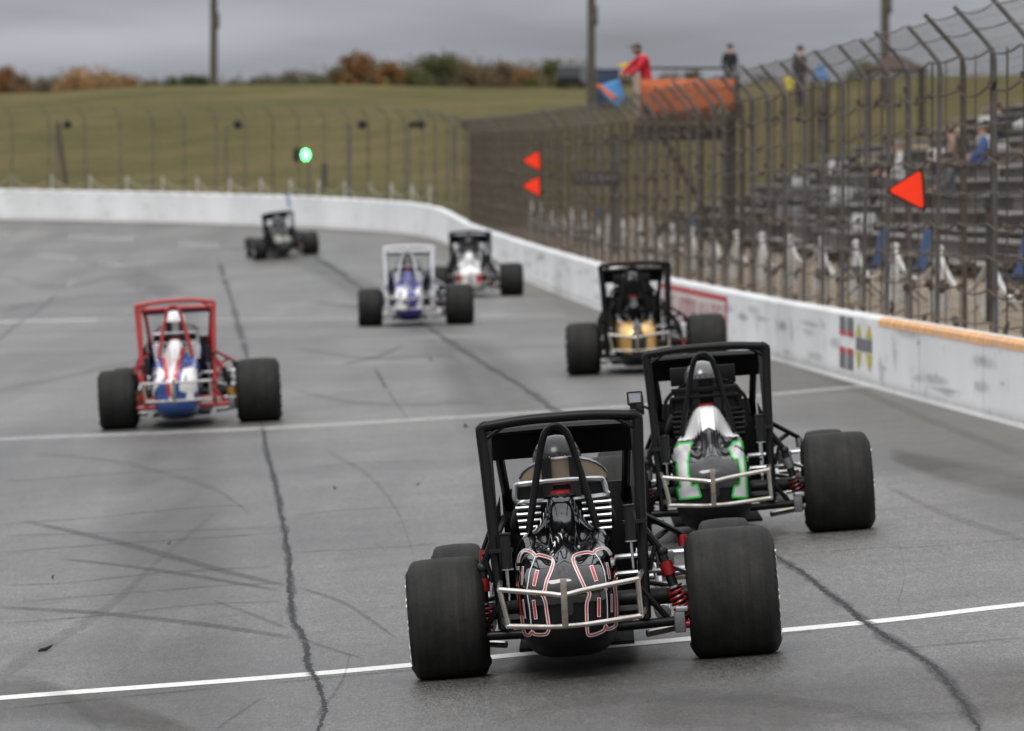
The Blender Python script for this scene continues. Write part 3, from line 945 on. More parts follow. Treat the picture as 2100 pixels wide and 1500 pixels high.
root = empty('signal_light', at(627, 395, 243))
tag(root, 'round green signal lamp glowing in front of the grass bank', 'signal light')
zl = at(627, 318, 243) - root.location
M_GREEN = mat('green_lamp', (0.1, 0.8, 0.2), 0.3, emit=(0.10, 1.0, 0.22), estr=8)
MB().ball(zl, (0.14, 0.10, 0.19), 20, 12).build('lens', M_GREEN, root)
MB().box(zl + Vector((-0.32, 0.1, 0)), (0.26, 0.25, 0.5), bev=0.03).build('housing', M_BLACKMETAL, root)
MB().tube([(0.1, 0.15, -0.8), (0.1, 0.15, zl.z)], 0.04).build('pole', M_GALV, root)
tag(MB().tube([at(665, 402, 244), at(665, 335, 244)], 0.11, 10).build('timber_post', M_WOOD_POLE), 'short dark timber post right of the green signal lamp', 'post')
for px_, lb in ((139, 'black round loudspeaker on the far fence, leftmost of five'), (488, 'black round loudspeaker on the far fence, second from left'), (743, 'black round loudspeaker above the far fence, third from left'), (864, 'black wide loudspeaker on the far fence, fourth from left'), (955, 'black round loudspeaker above the rusty fence, rightmost of five')):
    Yq = 262 if px_ < 300 else 250 if px_ < 600 else 235
    c = at(px_, 256, Yq)
    root = empty('loudspeaker', c)
    tag(root, lb, 'loudspeaker', 'loudspeakers on the far fence')
    MB().lathe([(-.16, 0), (-.16, .15), (-.10, .17), (.12, .08), (.2, .07), (.2, 0)], 16, 'y').build('horn', M_BLACKMETAL, root)
    if px_ == 864:
        MB().box((-.3, 0, 0), (.3, .2, .2), bev=.03).build('driver_unit', M_BLACKMETAL, root)
    z0 = out_z(c.x + 0.5, c.y + 0.3) - c.z
    MB().tube([(0, .12, 0), (-.45, .2, -.02), (-.45, .2, z0 if z0 < -0.5 else -3)], 0.035, 6).build('mast', M_GALV, root)
p0, p1 = at(140, 384, 262), at(118, 250, 262)
tag(MB().tube([p0 - Vector((0, 0, .6)), p1], [0.11, 0.08], 10).build('leaning_pole', M_WOOD_POLE), 'leaning brown timber pole by the far turn fence at left', 'pole')

# tall lighting poles on the bank
def light_pole(px, base_py, Y, width, label, top=21.0):
    c = at(px, base_py, Y)
    z = out_z(c.x, c.y)
    root = empty('light_pole', (c.x, c.y, z - 0.2))
    tag(root, label, 'light pole', 'tall lighting poles on the bank')
    MB().tube([(0, 0, -0.5), (0.02, 0, 6), (-0.02, 0, 13), (0, 0, top)], [width * .55, width * .5, width * .45, width * .38], 14).build('shaft', M_WOOD_POLE, root)
    MB().box((0, 0, top - .6), (4.2, .14, .16)).build('crossarm', M_GALV, root, smooth=False)
    for k in range(5):
        MB().lathe([(-.25, 0), (-.25, .28), (.15, .14), (.2, 0)], 14, 'y', (-1.8 + .9 * k, -.3, top - .2)).build('floodlight', M_GALV, root)
    MB().box((width * .7, 0, 4.5), (.12, .2, .9), bev=.02).build('conduit_box', M_GALV, root)
light_pole(438, 186, 372, 0.40, 'tall timber light pole on the grass bank, leftmost of three')
light_pole(1212, 182, 300, 0.36, 'tall timber light pole left of the flag stand, middle of three')
light_pole(1814, 185, 262, 0.33, 'tall timber light pole behind the fence, rightmost of three')

# black utility post near the right edge and the dark board on its own post
c = at(2031, 668, 76)
root = empty('signal_post', (c.x, c.y, out_z(c.x, c.y)))
tag(root, 'black square post behind the wall near the right edge', 'post')
ztop = at(2031, 428, 76).z - root.location.z
MB().box((0, 0, ztop / 2), (.105, .105, ztop), bev=.01).build('shaft', M_DARKSTEEL, root)
MB().box((0, 0, ztop + .03), (.16, .16, .06)).build('cap', M_DARKSTEEL, root, smooth=False)
MB().box((.3, 0, ztop - .12), (.5, .05, .05)).build('arm', M_DARKSTEEL, root, smooth=False)
c = at(1262, 560, 150)
root = empty('notice_board', (c.x, c.y, out_z(c.x, c.y)))
tag(root, 'dark notice board with grey panel on a pale post behind the fence', 'notice board')
zc = at(1262, 366, 150).z - root.location.z
MB().tube([(0, 0, 0), (0, 0, zc + 1.0)], .06, 8).build('post', M_GALV, root)
MB().box((-.44, -.1, zc), (1.05, .06, .34), bev=.01).build('frame', M_DARKSTEEL, root)
MB().box((-.44, -.14, zc + .0), (.92, .02, .17)).build('panel', mat('grey_board', (.12, .12, .13), .6), root, smooth=False)

# ------------------------------------------------------------------ people
def bake(o):
    dg = bpy.context.evaluated_depsgraph_get()
    me = bpy.data.meshes.new_from_object(o.evaluated_get(dg))
    me.name = o.name
    o.modifiers.clear()
    o.data = me
    return o
def person_mesh(name, J, parent_edges, radii, mats, region, parent=None, sub=1):
    """one continuous skinned body: J joint -> position, edges between joints, radius per joint"""
    keys = list(J)
    me = bpy.data.meshes.new(name)
    me.from_pydata([J[k] for k in keys], [(keys.index(a), keys.index(b_)) for a, b_ in parent_edges], [])
    o = link(name, me, parent)
    md = o.modifiers.new('skin', 'SKIN')
    md.use_smooth_shade = True
    sv = me.skin_vertices[0].data
    for i, k in enumerate(keys):
        rr = radii[k]
        sv[i].radius = rr if isinstance(rr, tuple) else (rr, rr)
        sv[i].use_root = (k == 'pelvis')
    sd_ = o.modifiers.new('sub', 'SUBSURF'); sd_.levels = sub; sd_.render_levels = sub
    bake(o)
    for m_ in mats:
        o.data.materials.append(m_)
    o.data.polygons.foreach_set('use_smooth', [True] * len(o.data.polygons))
    for p in o.data.polygons:
        p.material_index = region(p.center)
    return o
EDGES = [('pelvis', 'waist'), ('waist', 'chest'), ('chest', 'neck'), ('neck', 'head'), ('head', 'crown'),
         ('chest', 'shoulder_a'), ('shoulder_a', 'elbow_a'), ('elbow_a', 'wrist_a'), ('wrist_a', 'hand_a'),
         ('chest', 'shoulder_b'), ('shoulder_b', 'elbow_b'), ('elbow_b', 'wrist_b'), ('wrist_b', 'hand_b'),
         ('pelvis', 'hip_a'), ('hip_a', 'knee_a'), ('knee_a', 'ankle_a'), ('ankle_a', 'toe_a'),
         ('pelvis', 'hip_b'), ('hip_b', 'knee_b'), ('knee_b', 'ankle_b'), ('ankle_b', 'toe_b')]
RAD = dict(pelvis=(.15, .12), waist=(.14, .105), chest=(.165, .115), neck=.062, head=(.085, .10), crown=(.07, .085),
           shoulder_a=.078, elbow_a=.055, wrist_a=.04, hand_a=.042, shoulder_b=.078, elbow_b=.055, wrist_b=.04, hand_b=.042,
           hip_a=.095, knee_a=.068, ankle_a=.048, toe_a=.045, hip_b=.095, knee_b=.068, ankle_b=.048, toe_b=.045)
def stand_joints():
    return dict(pelvis=(0, 0, .95), waist=(0, .01, 1.12), chest=(0, 0, 1.34), neck=(0, -.01, 1.52), head=(0, -.03, 1.64), crown=(0, -.02, 1.73),
                shoulder_a=(-.2, 0, 1.42), elbow_a=(-.25, .03, 1.14), wrist_a=(-.24, -.06, .92), hand_a=(-.23, -.08, .84),
                shoulder_b=(.2, 0, 1.42), elbow_b=(.25, .03, 1.14), wrist_b=(.24, -.06, .92), hand_b=(.23, -.08, .84),
                hip_a=(-.1, 0, .9), knee_a=(-.11, -.02, .5), ankle_a=(-.11, .02, .09), toe_a=(-.12, -.14, .05),
                hip_b=(.1, 0, .9), knee_b=(.11, -.02, .5), ankle_b=(.11, .02, .09), toe_b=(.12, -.14, .05))
def sit_joints():
    J = stand_joints()
    for k in ('pelvis', 'waist', 'chest', 'neck', 'head', 'crown', 'shoulder_a', 'shoulder_b'):
        x, y, z = J[k]; J[k] = (x, y - (z - .95) * .12, z - .5)
    J.update(elbow_a=(-.27, -.12, .66), wrist_a=(-.18, -.32, .56), hand_a=(-.12, -.40, .55), elbow_b=(.27, -.12, .66), wrist_b=(.18, -.32, .56), hand_b=(.12, -.40, .55),
             hip_a=(-.1, -.03, .45), knee_a=(-.13, -.45, .48), ankle_a=(-.12, -.42, .08), toe_a=(-.12, -.56, .05), hip_b=(.1, -.03, .45), knee_b=(.13, -.45, .48), ankle_b=(.12, -.42, .08), toe_b=(.12, -.56, .05))
    return J
def cloth(c, nm): return mat('cloth_' + nm, c, 0.9, var=0.2, vscale=12)
def person(loc, rz, shirt, trousers, hair, label, group, joints=None, cap=None, scale=1.0, sit=False, bulk=1.0):
    J = joints or (sit_joints() if sit else stand_joints())
    root = empty('person', loc)
    tag(root, label, 'person', group)
    zc, zw = J['neck'][2] - .01, J['pelvis'][2] + .02
    hands = [Vector(J['hand_a']), Vector(J['hand_b'])]
    def region(c):
        if min((c - h).length for h in hands) < .085: return 2
        if c.z > zc: return 2
        if sit: return 0 if (c.z > zw - .05 and c.y > -.25 or min((c - Vector(J[k])).length for k in ('elbow_a', 'elbow_b', 'wrist_a', 'wrist_b')) < .13) else 1
        if min((c - Vector(J[k])).length for k in ('elbow_a', 'elbow_b', 'wrist_a', 'wrist_b')) < .12: return 0
        return 0 if c.z > zw else 1
    rad = {k_: (v_ if k_ in ('neck', 'head', 'crown', 'hand_a', 'hand_b') else tuple(q_ * bulk for q_ in v_) if isinstance(v_, tuple) else v_ * bulk) for k_, v_ in RAD.items()}
    b = person_mesh('body', J, EDGES, rad, [shirt, trousers, M_SKIN], region, root)
    hd = Vector(J['head'])
    m_ = MB()
    m_.ball(hd + Vector((0, .015, .06)), (.098, .112, .085), 16, 8)
    if cap:
        m_.box(hd + Vector((0, -.13, .065)), (.15, .13, .015), bev=.004)
    m_.build('cap' if cap else 'hair', cap or hair, root)
    MB().ball(hd + Vector((0, -.115, -.01)), (.016, .025, .022), 8, 6).build('nose', M_SKIN, root)
    for sx in (-1, 1):
        MB().ball(hd + Vector((sx * .095, 0, 0)), (.012, .02, .032), 8, 6).build('ear', M_SKIN, root)
    root.rotation_euler = (0, 0, rz)
    root.scale = (scale,) * 3
    return root
NAVY, BLACKC, REDC, WHITEC, GREYC, TANC, BLUEC = cloth((.018, .02, .045), 'navy'), cloth((.014, .014, .016), 'black'), cloth((.56, .02, .035), 'red'), cloth((.6, .6, .6), 'white'), cloth((.1, .11, .13), 'grey'), cloth((.3, .2, .15), 'tan'), cloth((.05, .12, .32), 'blue')
HAIRD = mat('dark_hair', (.02, .014, .01), .8); HAIRG = mat('grey_hair', (.2, .19, .18), .8)

# ------------------------------------------------------------------ flag stand over the fence
SY = 129.0
fl = at(1410, 236, SY)                     # centre of the stand floor, front edge
root = empty('flag_stand', (fl.x, fl.y, wall_top(to_sw(fl.x, fl.y)[0])))
tag(root, 'orange panelled flag stand raised on dark posts over the fence', 'flag stand')
fz = fl.z - root.location.z
W2 = 0.93
M_BEIGE = mat('beige_board', (.36, .29, .22), .7, var=.2)
MB().box((0, 1.2, fz - .06), (2 * W2, 2.5, .12)).build('floor', M_DARKSTEEL, root, smooth=False)
MB().box((0, 2.4, fz - .32), (2 * W2 + .1, .16, .3)).build('floor_beam', M_DARKSTEEL, root, smooth=False)
MB().box((-.1, -.02, fz - .06), (2 * W2 - .2, .1, .14)).build('floor_beam', mat('brown_board', (.10, .045, .025), .8, var=.4, vscale=4), root, smooth=False)
rws = []
for q in range(25):                                   # sagging orange cover tied to the rail
    u = q / 24
    low = fz + .06 + .07 * math.sin(u * 9) + .05 * math.sin(u * 23 + 1) - (.10 if .12 < u < .4 else 0)
    top_ = fz + .68 - .03 * abs(math.sin(u * 12.6))
    rws.append([(-W2 + .03 + (2 * W2 - .06) * u, -.05 - .03 * math.sin(u * 31 + v_ * 2) * (1 - v_ * .6), low + (top_ - low) * v_) for v_ in (0, .25, .5, .75, 1)])
cv = MB().grid(rws).build('orange_cover', M_ORANGE, root)
md_ = cv.modifiers.new('thick', 'SOLIDIFY'); md_.thickness = .008
for q in range(7):
    MB().tube([(-W2 + .1 + q * (2 * W2 - .2) / 6, -.02, fz + .02), (-W2 + .1 + q * (2 * W2 - .2) / 6, -.02, fz + .68)], .018, 6).build('baluster', M_DARKSTEEL, root)
MB().tube([(-W2, 2.4, fz + .95), (W2, 2.4, fz + .95)], .025, 8).build('rail', M_DARKSTEEL, root)
MB().tube([(W2 - .05, .3, .2), (-W2 + .3, .3, fz - .1)], .03, 6).build('brace', M_DARKSTEEL, root)
MB().tube([(W2 - .05, 2.3, .2), (-W2 + .3, 2.3, fz - .1)], .03, 6).build('brace', M_DARKSTEEL, root)
for sx in (-1, 1):
    MB().box((sx * (W2 - .01), 1.2, fz + .36), (.05, 2.34, .54), bev=.01).build('side_panel', M_ORANGE if sx > 0 else M_BEIGE, root)
for sx, yy in ((-1, 0), (1, 0), (-1, 2.4), (1, 2.4)):
    MB().box((sx * (W2 + .03), yy, fz + .35), (.1, .1, .85)).build('corner_post', M_BEIGE if sx < 0 else M_DARKSTEEL, root, smooth=False)
for x_, yy, w_ in ((W2 - .05, .3, .13), (W2 + .14, .4, .12), (W2 - .6, 1.6, .07), (W2 - .05, 2.3, .13)):
    MB().box((x_, yy, (fz - .1 - 1.0) / 2), (w_, w_, fz - .1 + 1.0)).build('support_post', M_DARKSTEEL, root, smooth=False)
MB().tube([(-W2, 0, fz + .66), (W2, 0, fz + .66)], .03, 8).build('rail', M_ORANGE, root)
for k in range(6):
    MB().box((-W2 + .2 + k * .26, .06, fz - .35), (.14, .05, .26)).build('slat', M_BLACKMETAL, root, smooth=False)

J = stand_joints()
J.update(waist=(0, -.02, 1.12), chest=(0, -.10, 1.34), neck=(0, -.17, 1.50), head=(0, -.24, 1.61), crown=(0, -.25, 1.70),
         shoulder_a=(-.19, -.10, 1.42), elbow_a=(-.24, -.33, 1.24), wrist_a=(-.20, -.52, 1.05), hand_a=(-.19, -.58, 1.0),
         shoulder_b=(.19, -.10, 1.42), elbow_b=(.25, -.26, 1.18), wrist_b=(.16, -.45, 1.05), hand_b=(.13, -.52, 1.0))
fm = at(1326, 236, SY + 0.35)
person((fm.x, fm.y, fl.z - .12), math.radians(-78), REDC, NAVY, HAIRG, 'flagman in a red top leaning out of the orange flag stand', None, joints=J, cap=mat('cap_dark', (.05, .04, .04), .8), scale=0.86, bulk=1.3)
def flag(name, px, py, Y, P, stripe, m1, m2, label, pole):
    c = at(px, py, Y)
    root = empty(name, c)
    tag(root, label, 'flag')
    S_ = Y / FOC
    def sheet(poly, off, nm, m_, par):
        n = 10
        (a, b_, c_, d) = [Vector((x * S_, 0, -y * S_)) for x, y in poly]
        rws = []
        for i in range(n + 1):
            u = i / n
            row = []
            for j in range(n + 1):
                v = j / n
                p = a * (1 - u) * (1 - v) + b_ * u * (1 - v) + c_ * u * v + d * (1 - u) * v
                p.y = .07 * math.sin(p.x * 14 + p.z * 6) + off
                row.append(p)
            rws.append(row)
        m_b = MB().grid(rws)
        o = m_b.build(nm, m_, par)
        sd_ = o.modifiers.new('thick', 'SOLIDIFY'); sd_.thickness = .006
        return o
    f = sheet(P, 0, 'cloth', m1, root)
    if stripe:
        sheet(stripe, -.012, 'stripe', m2, f)
    MB().tube([(pole[0] * S_, .03, -pole[1] * S_), (pole[2] * S_, .03, -pole[3] * S_)], .012, 6).build('staff', M_WOOD_POLE, root)
    return root
flag('race_flag', 1255, 190, SY + 0.1, [(-32, -12), (14, -28), (30, 20), (6, 34)], [(-34, -14), (-27, -18), (12, 10), (2, 14)], mat('flag_blue', (.10, .30, .60), .8, var=.15), mat('flag_orange', (.75, .17, .03), .8), 'blue flag with an orange stripe held out beside the stand', (12, -30, 32, 22))
flag('race_flag', 1283, 135, SY + 0.7, [(-22, -2), (4, -6), (16, 10), (-6, 4)], None, mat('flag_yellow', (.62, .50, .05), .8), None, 'yellow flag held behind the flagman', (8, -4, 20, 24))
flag('race_flag', 1620, 172, 120, [(-14, -20), (10, -8), (12, 8), (-6, 14)], None, mat('flag_yellow', (.62, .50, .05), .8), None, 'yellow flag hanging by the fence right of the stand', (-10, -22, 14, 14))

# people behind the fence
def on_bank(px, py, Y0=70, Y1=420):
    o, d = pix_ray(px, py)
    t = Y0
    while t < Y1:
        p = o + d * t
        s, w = to_sw(p.x, p.y)
        if w < -0.3 and p.z < out_z_so(s, -w): return Vector((p.x, p.y, out_z_so(s, -w)))
        t += .5
    p = o + d * Y1
    return Vector((p.x, p.y, out_z(p.x, p.y)))
grp = 'people behind the fence'
def stander(px, Yd, *a, **k):
    p = at(px, 200, Yd)
    return person((p.x, p.y, out_z(p.x, p.y)), *a, **k)
p = at(1497, 200, 214); person((p.x, p.y, at(1497, 156, 214).z - .75), 2.6, BLACKC, BLACKC, HAIRD, 'person in black standing on the bank right of the orange stand', grp)
p = at(1640, 200, 190); person((p.x, p.y, at(1640, 182, 190).z - .55), 2.2, BLACKC, NAVY, HAIRD, 'person in black standing high behind the fence posts', grp)
p = on_bank(1688, 312); person(p, 1.9, NAVY, NAVY, HAIRD, 'person in navy walking up the grass behind the fence', grp)

# ------------------------------------------------------------------ bleachers
M_PLANK = [mat('bleacher_plank_%d' % i, c_, .8, var=.35, vscale=2.5) for i, c_ in enumerate(((.36, .35, .33), (.24, .235, .225), (.46, .45, .43), (.15, .145, .14)))]
seat_spots = []
def bleacher(s0, s1, rows_, o0, label):
    q = wall_xy((s0 + s1) / 2, -o0)
    root = empty('bleacher', (q.x, q.y, out_z_so((s0 + s1) / 2, o0)))
    tag(root, label, 'bleacher', 'bleacher sections on the bank')
    inv = Vector(root.location)
    d = (wall_xy(s1) - wall_xy(s0)).normalized()
    n = Vector((d.y, -d.x))
    ang = math.atan2(d.y, d.x)
    L_ = s1 - s0
    for r_ in range(rows_):
        o = o0 + r_ * .74
        z = out_z_so((s0 + s1) / 2, o) + .12
        for nm, do, dz, wd in (('seat_plank', .0, .42, .28), ('foot_plank', -.34, .08, .42), ('riser_board', .16, .22, .03)):
            q = wall_xy((s0 + s1) / 2, -(o + do))
            k = 4
            for a in range(k):
                seg = L_ / k
                cc = Vector((q.x, q.y)) + d * (-L_ / 2 + seg * (a + .5))
                b_ = MB().box((0, 0, 0), (seg - .03, wd, .05 if nm != 'riser_board' else .36)).build(nm, random.choice(M_PLANK[:3] if nm == 'seat_plank' else M_PLANK[1:]), root, smooth=False)
                b_.location = Vector((cc.x, cc.y, z + dz + random.uniform(-.015, .015))) - inv
                b_.rotation_euler = (0, random.uniform(-.002, .002), ang)
        seat_spots.append((s0, s1, o, z + .42))
    for a in range(int(L_ / 3) + 1):
        cc = Vector((q.x, q.y)) + d * (-L_ / 2 + min(a * 3 + .1, L_ - .1)) 
        m_b = MB()
        p0 = wall_xy(s0 + min(a * 3 + .1, L_ - .1), -(o0 - .3)); p1 = wall_xy(s0 + min(a * 3 + .1, L_ - .1), -(o0 + rows_ * .74))
        z0 = out_z_so((s0 + s1) / 2, o0 - .3) + .05; z1 = out_z_so((s0 + s1) / 2, o0 + rows_ * .74) + .2
        m_b.tube([Vector((p0.x, p0.y, z0)) - inv, Vector((p1.x, p1.y, z1)) - inv], .05, 4)
        for t in (.15, .5, .85):
            pp = p0.lerp(p1, t); zz = z0 + (z1 - z0) * t
            m_b.tube([Vector((pp.x, pp.y, zz)) - inv, Vector((pp.x, pp.y, zz - 1.0)) - inv], .04, 4)
        m_b.build('frame', M_DARKSTEEL, root)
    return root
for i, (a, b_, rr) in enumerate(((132, 156, 17), (157, 178, 17), (179, 198, 16), (199, 216, 14), (217, 232, 11), (233, 246, 8))):
    bleacher(a, b_, rr, 4.9, 'weathered grey plank bleacher section behind the fence, %s' % ('nearest to the right edge', 'second from the right edge', 'third from the right edge', 'behind the dark stand posts', 'left of the flag stand posts', 'farthest along the straight')[i])

def on_seat(px, py, Y):
    p = at(px, py, Y)
    s, w = to_sw(p.x, p.y)
    o = -w
    k = max(0, round((o - 4.9) / .74))
    return s, 4.9 + .74 * k
for px_, Yv, sh, tr, hr, lb in ((1868, 150, WHITEC, GREYC, HAIRG, 'spectator in a white shirt sitting on the bleachers above the red triangle'),
                               (2035, 140, BLUEC, GREYC, HAIRG, 'spectator in a blue and white top sitting high at the right'),
                               (1925, 146, TANC, NAVY, HAIRD, 'spectator in a salmon tan top sitting right of the white shirt'),
                               (1835, 152, BLACKC, BLACKC, HAIRD, 'spectator in black sitting left of the white shirt'),
                               (1975, 133, GREYC, BLACKC, HAIRD, 'spectator in grey sitting between the triangle and the right edge'),
                               (2085, 150, NAVY, NAVY, HAIRD, 'spectator in navy sitting high at the right edge')):
    s, o = on_seat(px_, 300, Yv)
    q = wall_xy(s, -o)
    cen = [x_ for x_ in seat_spots if x_[0] <= s <= x_[1]]
    z = min(cen, key=lambda x_: abs(x_[2] - o))[3] if cen else out_z_so(s, o) + .5
    person((q.x, q.y, z - .42), math.radians(-87), sh, tr, hr, lb, 'spectators on the bleachers', sit=True)

CUSH = [('white', (.6, .6, .6)), ('red', (.4, .04, .04)), ('blue', (.06, .14, .34)), ('tan', (.42, .33, .2)), ('grey', (.2, .2, .21)), ('black', (.02, .02, .02)), ('yellow', (.5, .42, .08))]
spots = sorted(((rnd0.uniform(134, 228), rnd0.randrange(0, 9)) for rnd0 in [random.Random(77)] for _ in range(46)))
for i, (s, k_) in enumerate(spots):
    cn, cc = random.Random(i).choice(CUSH) if i % 3 else CUSH[0]
    o_ = 4.9 + .74 * k_
    cen = [x_ for x_ in seat_spots if x_[0] <= s <= x_[1] and abs(x_[2] - o_) < .1]
    if not cen: continue
    q = wall_xy(s, -o_)
    hh = random.Random(i + 5).choice((.12, .2, .34))
    root = empty('seat_bag', (q.x, q.y, cen[0][3] + .03))
    tag(root, '%s bag left on the bleacher planks, %s bag counted from the right' % (cn, ORD[i]), 'bag', 'bags left on the bleachers')
    MB().box((0, 0, hh / 2), (.42, .34, hh), bev=min(.05, hh * .3)).build('body', mat('bag_' + cn, cc, .8, var=.2), root)
    MB().tube([(-.12, 0, hh), (-.08, 0, hh + .08), (.08, 0, hh + .08), (.12, 0, hh)], .012, 5).build('handle', M_BLACKMETAL, root)
    root.rotation_euler = (0, 0, i * 1.3)

# folding chairs behind the wall
M_CHAIR = mat('blue_canvas', (.035, .10, .24), .8, var=.25)
def chair(px, Y, label):
    p = at(px, 500, Y)
    root = empty('folding_chair', (p.x, p.y, out_z(p.x, p.y)))
    tag(root, label, 'chair', 'blue folding chairs')
    MB().grid([[(-.26 + .13 * i, -.22 + .22 * j, .43 - .05 * (1 - abs(i - 2) / 2)) for i in range(5)] for j in range(3)]).build('seat', M_CHAIR, root)
    MB().grid([[(-.26 + .13 * i, .24 + .06 * j + .03 * (1 - abs(i - 2) / 2), .45 + .25 * j) for i in range(5)] for j in range(3)]).build('backrest', M_CHAIR, root)
    for sx in (-1, 1):
        MB().tube([(sx * .27, -.25, 0), (sx * .27, .26, .46), (sx * .27, .38, .98)], .014, 6).build('leg', M_GALV, root)
        MB().tube([(sx * .28, .30, 0), (sx * .28, -.24, .46), (sx * .28, -.24, .66), (sx * .28, .28, .66)], .014, 6).build('arm', M_GALV, root)
    root.rotation_euler = (0, 0, math.radians(-80))
    root.scale = (1.05,) * 3
for px_, Y_, lb in ((1762, 96, 'blue folding chair beside the second bucket post'), (1850, 91, 'blue folding chair left of the black square post'), (2050, 83, 'blue folding chair at the right edge behind the black post'), (2085, 82, 'blue folding chair at the extreme right edge'), (1385, 134, 'blue folding chair seen between the dark stand posts'), (1196, 160, 'blue folding chair under the dark notice board')):
    chair(px_, Y_, lb)

# ------------------------------------------------------------------ things on top of the bank
def van(px, Y, label, body, yaw, k=1.0):
    p = at(px, 180, Y)
    root = empty('parked_van', (p.x, p.y, out_z(p.x, p.y) - .05))
    tag(root, label, 'van', 'vehicles parked on the bank')
    prof = [(-2.3, .35), (-2.35, .9), (-2.2, 1.75), (-1.9, 1.88), (.6, 1.85), (1.1, 1.6), (1.55, 1.1), (2.25, .95), (2.4, .6), (2.35, .35)]
    V = [(x, -.9, z) for x, z in prof] + [(x, .9, z) for x, z in prof]
    n = len(prof)
    MB().add(V, [tuple(range(n)), tuple(reversed(range(n, 2 * n)))] + [(i, n + i, n + (i + 1) % n, (i + 1) % n) for i in range(n)]).build('body', body, root, smooth=False)
    for yy in (-.905, .905):
        for x0, x1 in ((-2.0, -.9), (-.8, .1), (.2, 1.0)):
            MB().add([(x0, yy, 1.15), (x1, yy, 1.15), (min(x1, .85), yy, 1.68), (x0, yy, 1.68)], [(0, 1, 2, 3)]).build('window', M_GLASS, root, smooth=False)
        for x_ in (-1.5, 1.5):
            MB().lathe([(-.1, 0), (-.1, .2), (-.11, .33), (.11, .33), (.1, .2), (.1, 0)], 18, 'y', (x_, yy, .33)).build('wheel', M_RUBBER, root)
    root.rotation_euler = (0, 0, yaw)
    root.scale = (k,) * 3
van(1176, 345, 'dark van parked on the bank left of the middle light pole', mat('van_dark', (.012, .013, .018), .3, coat=.4), 1.4, .66)
van(1885, 470, 'white van parked on the bank behind the right fence', mat('van_white', (.6, .6, .6), .35, coat=.4), .3, .8)
p = at(1246, 182, 290)
root = empty('storage_bin', (p.x, p.y, out_z(p.x, p.y)))
tag(root, 'dark blue storage bin on the bank behind the flagman', 'bin')
bz = at(1246, 146, 290).z - root.location.z
M_BIN = mat('bin_blue', (.02, .035, .075), .6)
MB().box((0, 0, bz / 2), (1.0, .9, bz), bev=.04).build('body', M_BIN, root)
MB().box((0, 0, bz + .04), (1.08, .98, .09), bev=.03).build('lid', M_BIN, root)
for k in range(3):
    MB().box((-.3 + .3 * k, -.46, bz / 2), (.06, .04, bz * .85)).build('rib', M_BIN, root, smooth=False)
def shelter(px, py, Y, w, d_, roofm, label):
    p = at(px, py, Y)
    g = out_z(p.x, p.y)
    root = empty('canopy_shelter', (p.x, p.y, g))
    tag(root, label, 'shelter')
    h = max(1.2, p.z - g)
    MB().loft([[(-w / 2, -d_ / 2, h), (w / 2, -d_ / 2, h), (w / 2, d_ / 2, h), (-w / 2, d_ / 2, h)], [(-w / 2, -d_ / 2, h + .1), (w / 2, -d_ / 2, h + .1), (w / 2, d_ / 2, h + .1), (-w / 2, d_ / 2, h + .1)], [(-w * .08, 0, h + .55), (w * .08, 0, h + .55), (w * .08, .05, h + .55), (-w * .08, .05, h + .55)]]).build('roof', roofm, root, smooth=False)
    for sx in (-1, 1):
        for sy in (-1, 1):
            MB().tube([(sx * w * .46, sy * d_ * .46, 0), (sx * w * .46, sy * d_ * .46, h)], .05, 6).build('post', M_DARKSTEEL, root)
shelter(1835, 148, 215, 1.9, 2.2, mat('roof_brown', (.055, .03, .022), .8), 'brown roofed shelter behind the right fence posts')
shelter(1682, 166, 205, .5, .6, mat('roof_blue', (.06, .16, .36), .8), 'small blue canopy among the fence posts')

